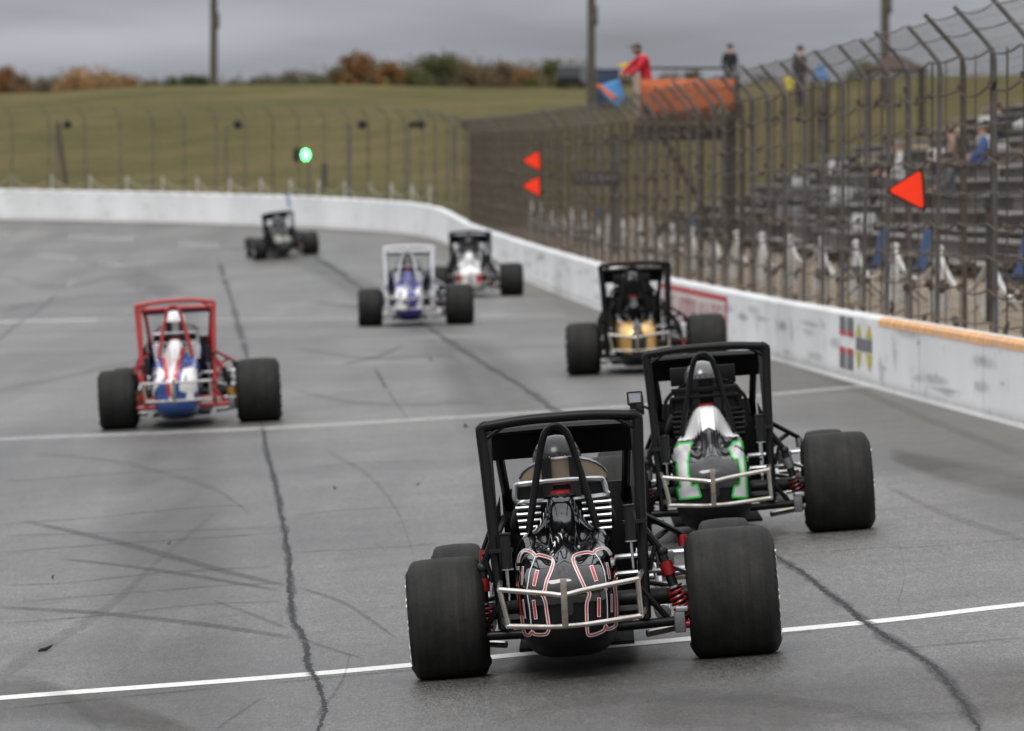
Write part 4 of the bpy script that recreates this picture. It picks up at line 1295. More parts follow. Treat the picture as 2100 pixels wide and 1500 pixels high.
# ------------------------------------------------------------------ trees behind the bank
def leaf_mat(nm, a, b_):
    m = mat(nm, a, .85, color2=b_, vscale=1.1, spec=.2)
    return m
LEAF = [leaf_mat('leaf_rust', (.21, .098, .034), (.12, .064, .028)), leaf_mat('leaf_amber', (.33, .19, .062), (.22, .12, .045)), leaf_mat('leaf_olive', (.085, .085, .028), (.05, .06, .02)), leaf_mat('leaf_brown', (.125, .085, .045), (.08, .06, .035)), leaf_mat('leaf_green', (.04, .058, .02), (.03, .045, .018)), leaf_mat('leaf_dull', (.14, .11, .075), (.09, .08, .06))]
M_BARK = mat('bark', (.06, .05, .04), .95, var=.4)
def tree(px, Y, top_py, wpx, kind, label, seed, density=1.0):
    rnd = random.Random(seed)
    p = at(px, 185, Y)
    g = out_z(p.x, p.y)
    H = at(px, top_py, Y).z - g
    Wd = wpx * Y / FOC * 1.55
    root = empty('tree', (p.x, p.y, g - .1))
    tag(root, label, 'tree', 'autumn trees behind the bank')
    tb = MB()
    tb.tube([(0, 0, 0), (rnd.uniform(-.1, .1), 0, H * .3), (rnd.uniform(-.2, .2), rnd.uniform(-.2, .2), H * .75)], [H * .022 + .05, H * .016 + .03, .03], 7)
    clumps = []
    for k in range(int(26 * density) + 4):
        a = rnd.uniform(0, 6.283); t = rnd.uniform(.22, .97)
        rad = Wd / 2 * math.sin(min(1, (t - .18) / .82 * 1.0) * math.pi * .86 + .25) * rnd.uniform(.25, 1.0)
        c_ = Vector((math.cos(a) * rad, math.sin(a) * rad, H * t))
        clumps.append((c_, rnd.uniform(.12, .22) * Wd * .8 + .2))
        tb.tube([(0, 0, H * max(.12, t * .6 - .05)), c_ * .6 + Vector((0, 0, H * t * .36)), c_], [.05, .03, .012], 4, caps=False)
    tb.build('trunk', M_BARK, root)
    V, F = [], []
    for c_, r_ in clumps:
        for _ in range(int(110 * density)):
            d = Vector((rnd.gauss(0, 1), rnd.gauss(0, 1), rnd.gauss(0, .8)))
            d = d.normalized() * r_ * rnd.random() ** .45
            q = c_ + d
            if q.z > H * 1.02: continue
            u = Vector((rnd.gauss(0, 1), rnd.gauss(0, 1), rnd.gauss(0, 1))).normalized()
            v_ = u.orthogonal().normalized()
            sz = rnd.uniform(.06, .15)
            o = len(V)
            V += [q - u * sz, q + v_ * sz * .6, q + u * sz, q - v_ * sz * .6]
            F.append((o, o + 1, o + 2, o + 3))
    MB().add(V, F).build('crown', LEAF[kind], root, smooth=False)
TREES = [(8, 470, 132, 70, 0), (48, 480, 140, 44, 3), (92, 520, 158, 40, 5), (150, 470, 136, 90, 1), (212, 480, 132, 100, 1), (268, 500, 160, 60, 0), (304, 470, 164, 50, 3), (350, 490, 158, 60, 4), (402, 480, 156, 70, 4), (470, 520, 170, 50, 4), (515, 500, 158, 52, 4), (560, 490, 152, 70, 5), (606, 520, 140, 70, 5), (652, 480, 150, 64, 2), (690, 500, 140, 60, 3),
         (732, 460, 104, 66, 0), (770, 470, 142, 54, 2), (806, 480, 128, 60, 0), (846, 500, 118, 64, 2), (905, 450, 112, 110, 2), (958, 480, 128, 70, 3), (1000, 500, 138, 70, 3), (1040, 490, 128, 60, 3), (1080, 480, 142, 70, 0), (1128, 470, 122, 80, 2), (1180, 480, 132, 70, 2), (1228, 500, 150, 50, 3),
         (1290, 520, 150, 60, 5), (1380, 520, 140, 56, 5), (1420, 520, 132, 40, 5), (1570, 500, 150, 70, 3), (1770, 470, 128, 80, 2), (1740, 480, 150, 60, 3), (1860, 490, 140, 90, 2), (1930, 520, 150, 80, 5)]
TREES += [(30, 560, 160, 60, 5), (180, 560, 158, 70, 3), (240, 570, 160, 60, 5), (330, 580, 166, 70, 3), (435, 570, 166, 60, 5), (495, 590, 166, 60, 5), (540, 560, 164, 60, 2), (585, 580, 162, 60, 3), (630, 570, 160, 66, 4), (712, 560, 150, 66, 5), (785, 570, 150, 70, 3), (828, 560, 142, 60, 1), (872, 570, 132, 70, 3), (935, 560, 128, 70, 2), (980, 570, 146, 70, 5), (1022, 560, 140, 60, 2), (1062, 580, 144, 70, 5), (1104, 560, 140, 70, 3), (1154, 570, 140, 70, 5), (1204, 570, 150, 60, 2)]
KN = ['rust orange', 'amber orange', 'olive green', 'brown', 'dark green', 'dull grey brown']
for i, (px_, Y_, tp, wp, kd) in enumerate(TREES):
    tree(px_, Y_, tp, wp, kd, '%s autumn tree behind the bank, %s tree from the left' % (KN[kd], ORD[sorted(t[0] for t in TREES).index(px_)]), 100 + i, 1.0 if wp > 55 else .75)

rnd = random.Random(42)
top_prof = [(-80, 150), (20, 150), (70, 168), (130, 152), (250, 150), (300, 168), (420, 160), (480, 160), (560, 154), (640, 156), (700, 134), (740, 112), (790, 128), (850, 118), (930, 112), (1000, 126), (1090, 130), (1150, 122), (1215, 140), (1260, 158), (1450, 160), (1600, 156), (1780, 140), (1900, 148), (2150, 150)]
V, F, MI = [], [], []
for k in range(640):
    px_ = rnd.uniform(-80, 2150) if k > 420 else rnd.uniform(-80, 1260)
    Yk = rnd.uniform(520, 640)
    tp = lerp_tab(px_, top_prof) + rnd.uniform(10, 36)
    c_ = at(px_, tp + 12, Yk)
    mi = rnd.choices(range(6), (2, 1.2, 4, 4, 2, 4))[0]
    rad = rnd.uniform(.8, 1.9)
    for _ in range(95):
        d = Vector((rnd.gauss(0, 1), rnd.gauss(0, 1), rnd.gauss(0, .8))).normalized() * rad * rnd.random() ** .45
        q = c_ + d
        if rnd.random() < .35: q.z -= rnd.uniform(0, 3.0)
        u = Vector((rnd.gauss(0, 1), rnd.gauss(0, 1), rnd.gauss(0, 1))).normalized(); v_ = u.orthogonal().normalized(); sz = rnd.uniform(.08, .2)
        o = len(V)
        V += [q - u * sz, q + v_ * sz * .6, q + u * sz, q - v_ * sz * .6]
        F.append((o, o + 1, o + 2, o + 3)); MI.append(mi)
wood = MB().add(V, F).build('far_woodland', LEAF[0], smooth=False)
for m_ in LEAF[1:]: wood.data.materials.append(m_)
wood.data.polygons.foreach_set('material_index', MI)
tag(wood, 'soft band of far autumn woodland along the horizon', 'woodland'); wood['kind'] = 'stuff'

# ------------------------------------------------------------------ sprint cars
def tyre_profile(w, R_, rim):
    h = w / 2
    return [(-h * .78, rim), (-h * .97, rim + .03), (-h * 1.03, rim + (R_ - rim) * .45), (-h * .98, R_ - .055), (-h * .90, R_ - .022), (-h * .80, R_ - .007), (-h * .55, R_ - .001), (0, R_ + .002),
            (h * .55, R_ - .001), (h * .80, R_ - .007), (h * .90, R_ - .022), (h * .98, R_ - .055), (h * 1.03, rim + (R_ - rim) * .45), (h * .97, rim + .03), (h * .78, rim)]
def wheel(car, x, y, w, R_, rim, side, rim_m, text=True):
    prof = [(-w * .36 * side, rim * .98), (-w * .40 * side, rim), (w * .40 * side, rim), (w * .42 * side, rim * .97), (w * .34 * side, rim * .92), (w * .10 * side, rim * .62), (w * .06 * side, rim * .3), (w * .12 * side, rim * .22), (w * .12 * side, 0)]
    o = MB().lathe(prof, 28, 'x').build('wheel', rim_m, car)
    o.location = (x, y, R_ - .013)
    tb_ = MB().lathe(tyre_profile(w, R_, rim), 64, 'x')
    fl_ = R_ - .014                                    # flattened where it carries the car
    tb_.v = [(v_[0] * (1 + (.03 if v_[2] < -fl_ + .08 else 0)), v_[1], max(v_[2], -fl_)) for v_ in tb_.v]
    tb_.build('tyre', M_RUBBER, o, angle=1.0)
    MB().lathe([(w * .1 * side, 0), (w * .1 * side, .045), (w * .2 * side, .04), (w * .2 * side, 0)], 12, 'x').build('hub_nut', M_ALU, o)
    MB().lathe([(-w * .3 * side, .05), (-w * .3 * side, rim * .72), (-w * .33 * side, rim * .72), (-w * .33 * side, .05)], 24, 'x').build('brake_disc', M_GREYBLOCK, o)
    if text:                                  # worn white lettering round the outer sidewall
        cu = bpy.data.curves.new('lettering', 'FONT'); cu.body = 'HOOSIER'; cu.size = .085; cu.align_x = 'CENTER'
        to = bpy.data.objects.new('lettering', cu); COL.objects.link(to)
        dg = bpy.context.evaluated_depsgraph_get()
        me = bpy.data.meshes.new_from_object(to.evaluated_get(dg))
        bpy.data.objects.remove(to)
        rm = rim + (R_ - rim) * .28
        for k, a0 in enumerate((0.15, math.pi + .15)):
            m2 = me.copy()
            for v_ in m2.vertices:
                ang = a0 + v_.co.x * 1.5 / rm * -1
                rr = rm + v_.co.y * 1.05
                xx = (w / 2) * (1.03 if rr < rim + (R_ - rim) * .6 else 1.0) + .004
                v_.co = (xx * side, math.cos(ang) * rr * (1 if side > 0 else -1), math.sin(ang) * rr)
            m2.materials.append(M_TYRETEXT)
            link('lettering', m2, o)
    return o
M_TYRETEXT = worn_mat('sidewall_letter_paint', (.7, .7, .7), .75, 40, .3)

TAIL = [(-.90, .03, .34, .44, 0, .04), (-.897, .075, .295, .48, 0, .04), (-.885, .125, .24, .52, .0, .04), (-.855, .175, .19, .555, .004, .04), (-.78, .220, .145, .602, .014, .04), (-.62, .249, .11, .645, .034, .042), (-.42, .265, .085, .675, .068, .045),
        (-.30, .268, .078, .683, .098, .052), (-.21, .271, .075, .692, .13, .060), (-.14, .273, .075, .710, .155, .068), (-.07, .273, .075, .750, .16, .080), (.0, .272, .075, .785, .15, .096), (.10, .27, .075, .79, .145, .104), (.2, .265, .08, .785, .145, .106), (.27, .262, .09, .78, .145, .106)]
def tail_surface(xb, neck=1.0, nw=1.0):
    pr = catmull([(t[0], 0, 0) for t in TAIL], 9)
    K = len(pr)
    cols = []
    for c in range(6):
        cols.append([q.x for q in catmull([(t[c], 0, 0) for t in TAIL], 9)])
    rings = []
    NT = 128
    for i in range(K):
        y, hw, zl, zh, rg, sg = [cols[c][i] for c in range(6)]
        zc, hh = (zl + zh) / 2, (zh - zl) / 2
        ring = []
        for j in range(NT):
            t = 2 * math.pi * j / NT
            c, s = math.cos(t), math.sin(t)
            n = 3.4
            xx = hw * math.copysign(abs(c) ** (2 / n), c)
            zz = zc + hh * math.copysign(abs(s) ** (2 / n), s)
            if s > 0:
                sgm = sg * nw
                zz -= .022 * min(1, rg / .05) * math.exp(-((abs(xx) - sgm * 1.6) / .05) ** 2)
                zz += rg * neck * math.exp(-(abs(xx) / sgm) ** 4.0) * min(1, s * 1.5)
            ring.append((xb + xx, y, zz))
        rings.append(ring)
    return rings

def helix(a, b_, R_, turns, r, n=8):
    a, b_ = Vector(a), Vector(b_)
    d = b_ - a
    u = d.orthogonal().normalized(); v_ = d.normalized().cross(u)
    k = int(turns * 14)
    return MB().tube([a + d * (i / k) + (u * math.cos(i / 14 * 6.2832) + v_ * math.sin(i / 14 * 6.2832)) * R_ for i in range(k + 1)], r, 6)

class Decal:
    """flat print laid on a body panel: outline points are carried along the sight line on to the panel"""
    def __init__(self, rings, mw):
        V = [Vector(p) for ring in rings for p in ring]
        n = len(rings[0])
        F = [(i * n + j, i * n + (j + 1) % n, (i + 1) * n + (j + 1) % n, (i + 1) * n + j) for i in range(len(rings) - 1) for j in range(n)]
        self.t = BVHTree.FromPolygons(V, F)
        self.iw = mw.inverted()
    def hit(self, px, py, off):
        o, d = pix_ray(px, py)
        o2 = self.iw @ o
        d2 = (self.iw.to_3x3() @ d).normalized()
        p, nrm, _, _ = self.t.ray_cast(o2, d2)
        if p is None: return None
        if nrm.dot(d2) > 0: nrm = -nrm
        if nrm.dot(-d2) < 0.06: return None
        return p + nrm * off
    def stroke(self, pts, w, off, m, parent, name='number_outline', closed=False, per=10):
        P = catmull([(q[0], q[1], 0) for q in (pts + [pts[0]] if closed else pts)], per) if per > 1 else [Vector((q[0], q[1], 0)) for q in pts]
        m_b = MB(); rows = []
        def flush():
            if len(rows) > 1: m_b.grid(list(rows))
            rows.clear()
        for i, q in enumerate(P):
            t = (P[min(i + 1, len(P) - 1)] - P[max(i - 1, 0)])
            if t.length < 1e-6: continue
            t.normalize(); nn = Vector((-t.y, t.x, 0)) * w / 2
            a, b_ = self.hit(q.x + nn.x, q.y + nn.y, off), self.hit(q.x - nn.x, q.y - nn.y, off)
            if a is None or b_ is None or (a - b_).length > w * .05: flush(); continue
            rows.append([a, b_])
        flush()
        if m_b.f: return m_b.build(name, m, parent)
    def fill(self, poly, off, m, parent, name='number', step=1.5, cols=10):
        m_b = MB()
        ys = sorted(set([p[1] for p in poly] + list(np.arange(min(p[1] for p in poly), max(p[1] for p in poly), step))))
        n = len(poly)
        for y0, y1 in zip(ys, ys[1:]):
            if y1 - y0 < 1e-4: continue
            def xs(y):
                r_ = []
                for i in range(n):
                    (xa, ya), (xb_, yb) = poly[i], poly[(i + 1) % n]
                    lo_, hi_ = min(ya, yb), max(ya, yb)
                    ym = (y0 + y1) / 2
                    if lo_ <= ym < hi_:
                        r_.append((xa + (xb_ - xa) * (ym - ya) / (yb - ya), xa + (xb_ - xa) * (y - ya) / (yb - ya)))
                r_.sort()
                return [q[1] for q in r_]
            A_, B_ = xs(y0), xs(y1)
            for k in range(0, min(len(A_), len(B_)) - 1, 2):
                ra, rb = [], []
                for c in range(cols + 1):
                    t = c / cols
                    ra.append(self.hit(A_[k] + (A_[k + 1] - A_[k]) * t, y0, off)); rb.append(self.hit(B_[k] + (B_[k + 1] - B_[k]) * t, y1, off))
                for c in range(cols):
                    q = [ra[c], ra[c + 1], rb[c + 1], rb[c]]
                    if all(v_ is not None for v_ in q) and max((q[0] - q[2]).length, (q[1] - q[3]).length) < .3:
                        m_b.add(q, [(0, 1, 2, 3)])
        if m_b.f: return m_b.build(name, m, parent)

def crop(ox, oy, k):
    return lambda pts: [(ox + x / k, oy + y / k) for x, y in pts]

def race_car(spec):
    c0 = on_track(spec['px'], spec['py'])
    az = spec['az']
    fwd = Vector((math.sin(az), math.cos(az), 0)); rgt = Vector((fwd.y, -fwd.x, 0))
    def gz(x, y):
        q = c0 + rgt * x + fwd * y
        return Vector((q.x, q.y, track_z(q.x, q.y)))
    a, b_, f_ = gz(-.8, 0), gz(.8, 0), gz(0, 2.2)
    X = (b_ - a).normalized(); Y_ = (f_ - gz(0, 0)).normalized(); Z = X.cross(Y_).normalized(); Y_ = Z.cross(X)
    k = spec.get('scale', 1.0)
    mw = Matrix(((X.x, Y_.x, Z.x, c0.x), (X.y, Y_.y, Z.y, c0.y), (X.z, Y_.z, Z.z, c0.z), (0, 0, 0, 1)))
    mw = mw @ Matrix.Diagonal((k, k, k, 1))
    car = empty('race_car')
    tag(car, spec['label'], 'race car', 'sprint cars racing on the track')
    car.matrix_world = mw
    bpy.context.view_layer.update()
    FR, xb = spec['frame'], spec.get('xb', -.115)
    det = spec.get('detail', 2)
    fc = -.09                                                   # centre of the cage
    # --- wheels
    rim_m = spec.get('rim', M_RIMBLACK)
    wheel(car, .765, 0, .47, .350, .20, 1, rim_m)
    wheel(car, -.768, 0, .405, .328, .20, -1, rim_m)
    wheel(car, .78, 2.28, .30, .315, .19, 1, rim_m, False)
    wheel(car, -.75, 2.28, .29, .302, .19, -1, rim_m, False)
    # --- tail (fuel tank body)
    rings = tail_surface(xb, spec.get('neck', 1.0), spec.get('neckw', 1.0))
    me_up, me_lo = MB(), MB()
    full = MB().loft(rings)
    up_f, lo_f = [], []
    seam = .405
    for f in full.f:
        zc = sum(full.v[i][2] for i in f) / len(f)
        (up_f if (zc > seam or len(f) > 4) else lo_f).append(f)
    tail = MB().add(full.v, up_f).build('tail_body', spec['tail'], car, angle=1.2)
    cx = Vector((xb, -.2, .42))
    lov = [cx + Vector(((v_[0] - xb) * .975, (v_[1] + .2) * .985, (v_[2] - .42) * .985)) for v_ in full.v]
    MB().add(lov, lo_f).build('tank_underside', spec.get('under', spec['tail']), car, angle=1.2)
    if 'cap' in spec:                                           # differently painted head fairing and shoulders
        zt = spec['capz']
        V2, F2 = [], []
        for f in full.f:
            if len(f) == 4 and min(full.v[i][2] + .5 * (full.v[i][1] + .14) for i in f) > .70 and min(full.v[i][2] for i in f) > zt:
                o = len(V2)
                a_, b2, d_ = Vector(full.v[f[0]]), Vector(full.v[f[1]]), Vector(full.v[f[2]])
                nr = (b2 - a_).cross(d_ - a_)
                nr = nr.normalized() if nr.length > 0 else Vector((0, 0, 1))
                if nr.dot(a_ - Vector((xb, a_.y, .45))) < 0: nr = -nr
                V2 += [Vector(full.v[i]) + Vector(((full.v[i][0] - xb) * .012, 0, .004)) for i in f]
                F2.append((o, o + 1, o + 2, o + 3))
        MB().add(V2, F2).build('head_fairing', spec['cap'], car, angle=1.2)
    D_ = Decal(rings, mw)
    spec['decals'](D_, tail)
    for sx in (-.05, .05):                                       # body fasteners
        MB().ball((xb + sx * 1.6, -.50, .672), (.008, .006, .008), 8, 5).build('fastener', M_ALU, tail)
    # fuel cap, breather
    zt = .80 + .128 * spec.get('neck', 1.0)
    MB().lathe([(0, 0), (0, .062), (.022, .058), (.026, .04), (.026, 0)], 20, 'z', (xb, .10, zt)).build('fuel_cap', spec.get('fuelcap', M_REDANOD), car)
    MB().lathe([(0, .05), (0, .085), (.012, .08), (.012, .05)], 20, 'z', (xb, .10, zt - .004)).build('filler_ring', M_BLACKMETAL, car)
    MB().tube(catmull([(xb - .06, .2, zt - .05), (xb - .06, .2, zt + .05), (xb - .03, .2, zt + .10), (xb + .01, .2, zt + .05), (xb + .05, .22, zt + .03)], 5), .009, 6).build('breather_hose', M_BLACKMETAL, car)
    # --- roll cage
    hw, hb = .42, .38
    tr = spec.get('tube', .0265)
    for sx in (-1, 1):
        MB().tube(catmull([(fc + sx * hb, -.22, .25), (fc + sx * (hb + .012), -.18, .6), (fc + sx * (hw - .01), -.12, 1.1), (fc + sx * hw, -.10, 1.30), (fc + sx * (hw - .008), -.10, 1.326), (fc + sx * (hw - .035), -.10, 1.337)], 5), tr * 1.12, 10).build('cage_upright', FR, car)
        MB().tube(catmull([(fc + sx * (hw - .005), -.09, 1.31), (fc + sx * (hw - .01), .5, 1.30), (fc + sx * (hw - .03), .92, 1.255), (fc + sx * (hw - .06), 1.05, 1.17), (fc + sx * (hw - .10), 1.25, .80), (fc + sx * .27, 2.0, .62)], 6), tr, 8).build('cage_rail', FR, car)
        MB().tube([(fc + sx * (hw - .01), -.10, 1.26), (fc + sx * (hw - .13), -.10, 1.335)], .014, 8).build('cage_gusset', FR, car)
        MB().tube([(fc + sx * hb, -.22, .26), (fc + sx * .37, .6, .2), (fc + sx * .33, 1.4, .2), (fc + sx * .27, 2.45, .25)], tr, 8).build('lower_rail', FR, car)
        MB().tube([(fc + sx * (hb + .015), -.16, .75), (fc + sx * .39, .5, .72), (fc + sx * .35, 1.25, .78)], tr * .8, 8).build('side_rail', FR, car)
        MB().tube([(fc + sx * .39, .5, .72), (fc + sx * .37, .6, .2)], tr * .8, 8).build('side_strut', FR, car)
        MB().tube([(fc + sx * (hw - .02), .48, 1.295), (fc + sx * .395, .2, .74)], tr * .8, 8).build('cage_brace', FR, car)
    bow = spec.get('bow', .018)
    MB().tube(catmull([(fc - hw + .02, -.10, 1.332), (fc - .2, -.10, 1.335 + bow * .8), (fc, -.10, 1.335 + bow), (fc + .2, -.10, 1.335 + bow * .8), (fc + hw - .02, -.10, 1.332)], 4), tr * 1.05, 10).build('cage_crossbar', FR, car)
    MB().tube([(fc - hw + .03, .92, 1.255), (fc, .94, 1.262), (fc + hw - .03, .92, 1.255)], tr, 8).build('cage_crossbar', FR, car)
    MB().tube([(fc - hb, -.22, .30), (fc + hb, -.22, .30)], tr, 8).build('rear_crossmember', FR, car)
    # visor panel between the front bar and the opening
    vis = spec.get('visor', M_BLACKPANEL)
    MB().grid([[(fc - .395 + .79 * i / 6, .945 + .10 * j / 3 - .02 * abs(i - 3) / 3, 1.245 - spec.get('vis_h', .145) * j / 3) for i in range(7)] for j in range(4)]).build('visor_panel', vis, car)
    MB().grid([[(fc - .40 + .80 * i / 6, .30 + .64 * j / 4, 1.302 - .045 * (j / 4) ** 2 + .008) for i in range(7)] for j in range(5)]).build('roof_panel', spec.get('roofp', M_BLACKPANEL), car) if spec.get('roof', False) else None
    # A-shaped bar behind the head
    ah = spec.get('hoop', FR)
    MB().tube(catmull([(xb - .185, -.02, .74), (xb - .115, .0, 1.06), (xb - .07, .0, 1.235), (xb - .035, .0, 1.29), (xb, .0, 1.305), (xb + .035, .0, 1.29), (xb + .07, .0, 1.235), (xb + .115, .0, 1.06), (xb + .185, -.02, .74)], 6), .0195, 10).build('head_hoop', ah, car)
    # --- cockpit tub, dash, hood, nose, engine
    MB().box((fc, 1.22, .60), (.72, .03, .66), bev=.006).build('dash_panel', M_BLACKPANEL, car)
    for sx in (-1, 1):
        MB().add([(fc + sx * .415, -.05, .30), (fc + sx * .385, 1.25, .27), (fc + sx * .37, 1.25, .90), (fc + sx * .405, .55, .80), (fc + sx * .42, -.02, .92)], [(0, 1, 2, 3, 4)]).build('side_panel', spec.get('side', M_BLACKPANEL), car, smooth=False)
    MB().box((fc, .98, .115), (.62, 2.0, .02)).build('floor_pan', M_BLACKPANEL, car, smooth=False)
    hr = []
    for y, w_, z0, z1 in ((1.24, .36, .45, .93), (1.5, .33, .42, .90), (1.9, .28, .40, .80), (2.4, .23, .38, .66), (2.75, .17, .36, .56), (2.86, .10, .38, .50)):
        hr.append([(fc + w_ * math.copysign(abs(math.cos(t)) ** .7, math.cos(t)), y, (z0 + z1) / 2 + (z1 - z0) / 2 * math.copysign(abs(math.sin(t)) ** .7, math.sin(t))) for t in [2 * math.pi * q / 28 for q in range(28)]])
    MB().loft(hr).build('hood', spec['tail'], car, angle=1.0)
    MB().box((fc, 1.62, .40), (.42, .62, .36), bev=.03).build('engine_block', M_GREYBLOCK, car)
    for sx in (-1, 1):
        MB().box((fc + sx * .27, 1.62, .60), (.15, .60, .12), rot=(0, sx * .7, 0), bev=.02).build('valve_cover', M_ALU, car)
        for q in range(4):
            yq = 1.40 + .15 * q
            MB().tube(catmull([(fc + sx * .28, yq, .50), (fc + sx * .42, yq, .47), (fc + sx * .47, yq - .10, .38), (fc + sx * .47, yq - .3, .31), (fc + sx * .46, 1.0, .28)], 4), .022, 8).build('exhaust_header', M_ALU, car)
        MB().tube([(fc + sx * .46, 1.02, .28), (fc + sx * .48, .55, .22)], .045, 10).build('exhaust_collector', M_ALU, car)
        MB().tube([(fc + sx * .36, .3, .42), (sx * .62 - .02, .02, .36)], .016, 8).build('radius_rod', M_ALU, car)
        MB().tube([(fc + sx * .36, .62, .55), (sx * .60 - .02, .05, .44)], .014, 8).build('radius_rod', M_ALU, car)
        MB().tube([(fc + sx * .30, 1.5, .35), (sx * .6, 2.27, .33)], .014, 8).build('radius_rod', M_CHROME, car)
        MB().tube(catmull([(fc + sx * .37, 1.35, .22), (fc + sx * .72, 1.3, .24), (fc + sx * .74, .8, .24), (fc + sx * .66, .42, .17), (fc + sx * .38, .30, .13)], 5), .02, 8).build('nerf_bar', M_CHROME, car)
    MB().tube([(-.66, 2.28, .315), (.66, 2.28, .318)], .032, 10).build('front_axle', M_CHROME, car)
    MB().tube([(fc - .5, 2.1, .33), (.6, 2.22, .33)], .014, 8).build('tie_rod', M_CHROME, car)
    MB().tube([(fc - .2, 2.45, .30), (fc - .22, 3.0, .30), (fc + .22, 3.0, .30), (fc + .2, 2.45, .30)], .018, 8).build('front_bumper', spec['bumper'], car)
    # --- rear axle and suspension
    MB().tube([(-.66, 0, .338), (.66, 0, .352)], .047, 12).build('rear_axle', M_BLACKMETAL, car)
    MB().ball((xb + .02, .06, .34), (.15, .17, .16), 16, 10).build('quick_change_gearcase', M_GREYBLOCK, car)
    MB().tube([(fc - .30, .42, .545), (.56, .40, .555)], .015, 8).build('torsion_tube', M_ALU, car)
    MB().tube([(fc - .30, .34, .455), (.58, .32, .47)], .015, 8).build('panhard_bar', M_ALU, car)
    MB().box((.42, .36, .50), (.10, .05, .13), bev=.008).build('bracket_plate', M_GREYBLOCK, car)
    sp = spec['spring']
    for sx, xt, zt_, xl, zl in ((1, .405, .575, .505, .22), (-1, -.56, .56, -.575, .21)):
        y0 = -.14
        a_, b2 = Vector((xt, y0, zt_)), Vector((xl, y0, zl))
        d_ = b2 - a_
        o = MB().tube([a_, a_ + d_ * .75], .026, 10).build('shock_absorber', M_BLACKMETAL, car)
        MB().tube([a_ + d_ * .10, a_ + d_ * .30], .036, 12).build('shock_collar', spec.get('collar', M_REDANOD), o)
        helix(a_ + d_ * .50, a_ + d_ * .99, .040, 6.5, .0085).build('coil_spring', sp, o)
        MB().tube([a_ + d_ * .47, a_ + d_ * .50], .046, 12).build('spring_seat', M_ALU, o)
        MB().tube([a_ + d_ * .75, a_ + d_ * 1.05], .012, 8).build('shock_rod', M_CHROME, o)
        # arms from the frame to the shock top
        fx = fc + sx * (hb + .02)
        MB().tube([(fx, -.16, .73), (xt, y0, zt_ + .02)], .022, 8).build('shock_mount', FR, car)
        MB().tube([(fx + sx * .02, -.17, .50), ((fx + xt) / 2 + sx * .02, -.15, .655)], .013, 8).build('shock_mount_brace', FR, car)
        MB().ball((xt, y0, zt_ + .02), (.032, .03, .032), 10, 8).build('rod_end', M_BLACKMETAL, car)
        MB().tube([(fx, -.06, .80), (sx * .52 + (-.03 if sx < 0 else 0), .12, .665)], .017, 8).build('torsion_arm', FR, car)
        MB().tube([(fx, -.06, .62), (sx * .44 + (-.03 if sx < 0 else 0), .10, .695)], .017, 8).build('torsion_arm', FR, car)
        MB().tube([(sx * .52 + (-.03 if sx < 0 else 0), .12, .66), (sx * .523 + (-.03 if sx < 0 else 0), .11, .60)], .026, 10).build('front_shock', spec.get('collar', M_REDANOD), car)
        # lower brace and brake block
        MB().tube([(fc + sx * .36, -.23, .42), (fc + sx * .50, -.20, .235)], .016, 8).build('lower_brace', FR, car)
        MB().tube([(fc + sx * .2, -.23, .215), (fc + sx * .53, -.21, .222)], .026, 10).build('lower_tube', FR, car)
        MB().box((fc + sx * .56, -.22, .215), (.06, .07, .11), bev=.008).build('jacking_block', M_GREYBLOCK, car)
        MB().lathe([(0, .022), (.02 * sx, .022), (.02 * sx, 0)], 14, 'x', (fc + sx * .592, -.22, .20)).build('adjuster_ring', spec.get('collar', M_REDANOD), car)
        MB().box((fc + sx * .575, -.23, .285), (.07, .04, .03), bev=.006).build('clevis', M_ALU, car)
        # canister clamped to the upright
        cxn = fc + sx * .335
        zc0 = .80 if sx > 0 else .70
        MB().lathe([(-.13, 0), (-.13, .028), (.05, .028), (.055, .033), (.062, .033), (.066, 0)], 14, 'z', (cxn, -.24, zc0)).build('damper_canister', M_BLACKMETAL, car)
        MB().lathe([(-.135, .034), (-.128, .034)], 14, 'z', (cxn, -.24, zc0)).build('canister_ring', M_ALU, car)
        MB().tube([(cxn, -.24, zc0 - .13), (cxn, -.24, zc0 - .28)], .008, 6).build('canister_rod', M_ALU, car)
        MB().box((fc + sx * .362, -.23, zc0 - .03), (.13, .05, .018)).build('canister_clamp', M_BLACKMETAL, car, smooth=False)
    # --- rear bumper
    bm_ = spec['bumper']
    yb = -.985
    bl, br = fc - .375, fc + .355
    ctr = xb - .015
    bp = spec.get('bump_bow', -.045)
    U, Lw = .50, .305
    o = MB().tube(catmull([(bl, yb + .13, U), (bl + .25, yb + .03, U + bp * .75), (ctr, yb, U + bp), (br - .27, yb + .03, U + bp * .6), (br, yb + .13, U)], 6), .0145, 10).build('rear_bumper', bm_, car)
    MB().tube(catmull([(bl + .03, yb + .14, Lw), (bl + .25, yb + .04, Lw + bp * .3), (ctr, yb, Lw + bp * .3), (br - .27, yb + .04, Lw + bp * .3), (br, yb + .14, Lw)], 6), .0145, 10).build('bumper_bar', bm_, o)
    MB().tube([(bl + .003, yb + .13, U - .012), (bl + .032, yb + .14, Lw + .01)], .0145, 10).build('bumper_bar', bm_, o)
    MB().tube([(br - .003, yb + .13, U - .012), (br, yb + .14, Lw + .01)], .0145, 10).build('bumper_bar', bm_, o)
    MB().box((ctr, yb - .015, (U + Lw) / 2 + .01), (.034, .008, U - Lw + .06), rot=(0, spec.get('strap', .035), 0), bev=.003).build('bumper_strap', M_STRAP, o)
    for sx, xe in ((-1, bl), (1, br)):
        MB().tube([(xe, yb + .13, U), (fc + sx * hb, -.20, .50)], .0145, 8).build('bumper_stay', bm_, o)
        MB().tube([(xe + (.03 if sx < 0 else 0), yb + .14, Lw), (fc + sx * hb, -.22, .30)], .0145, 8).build('bumper_stay', bm_, o)
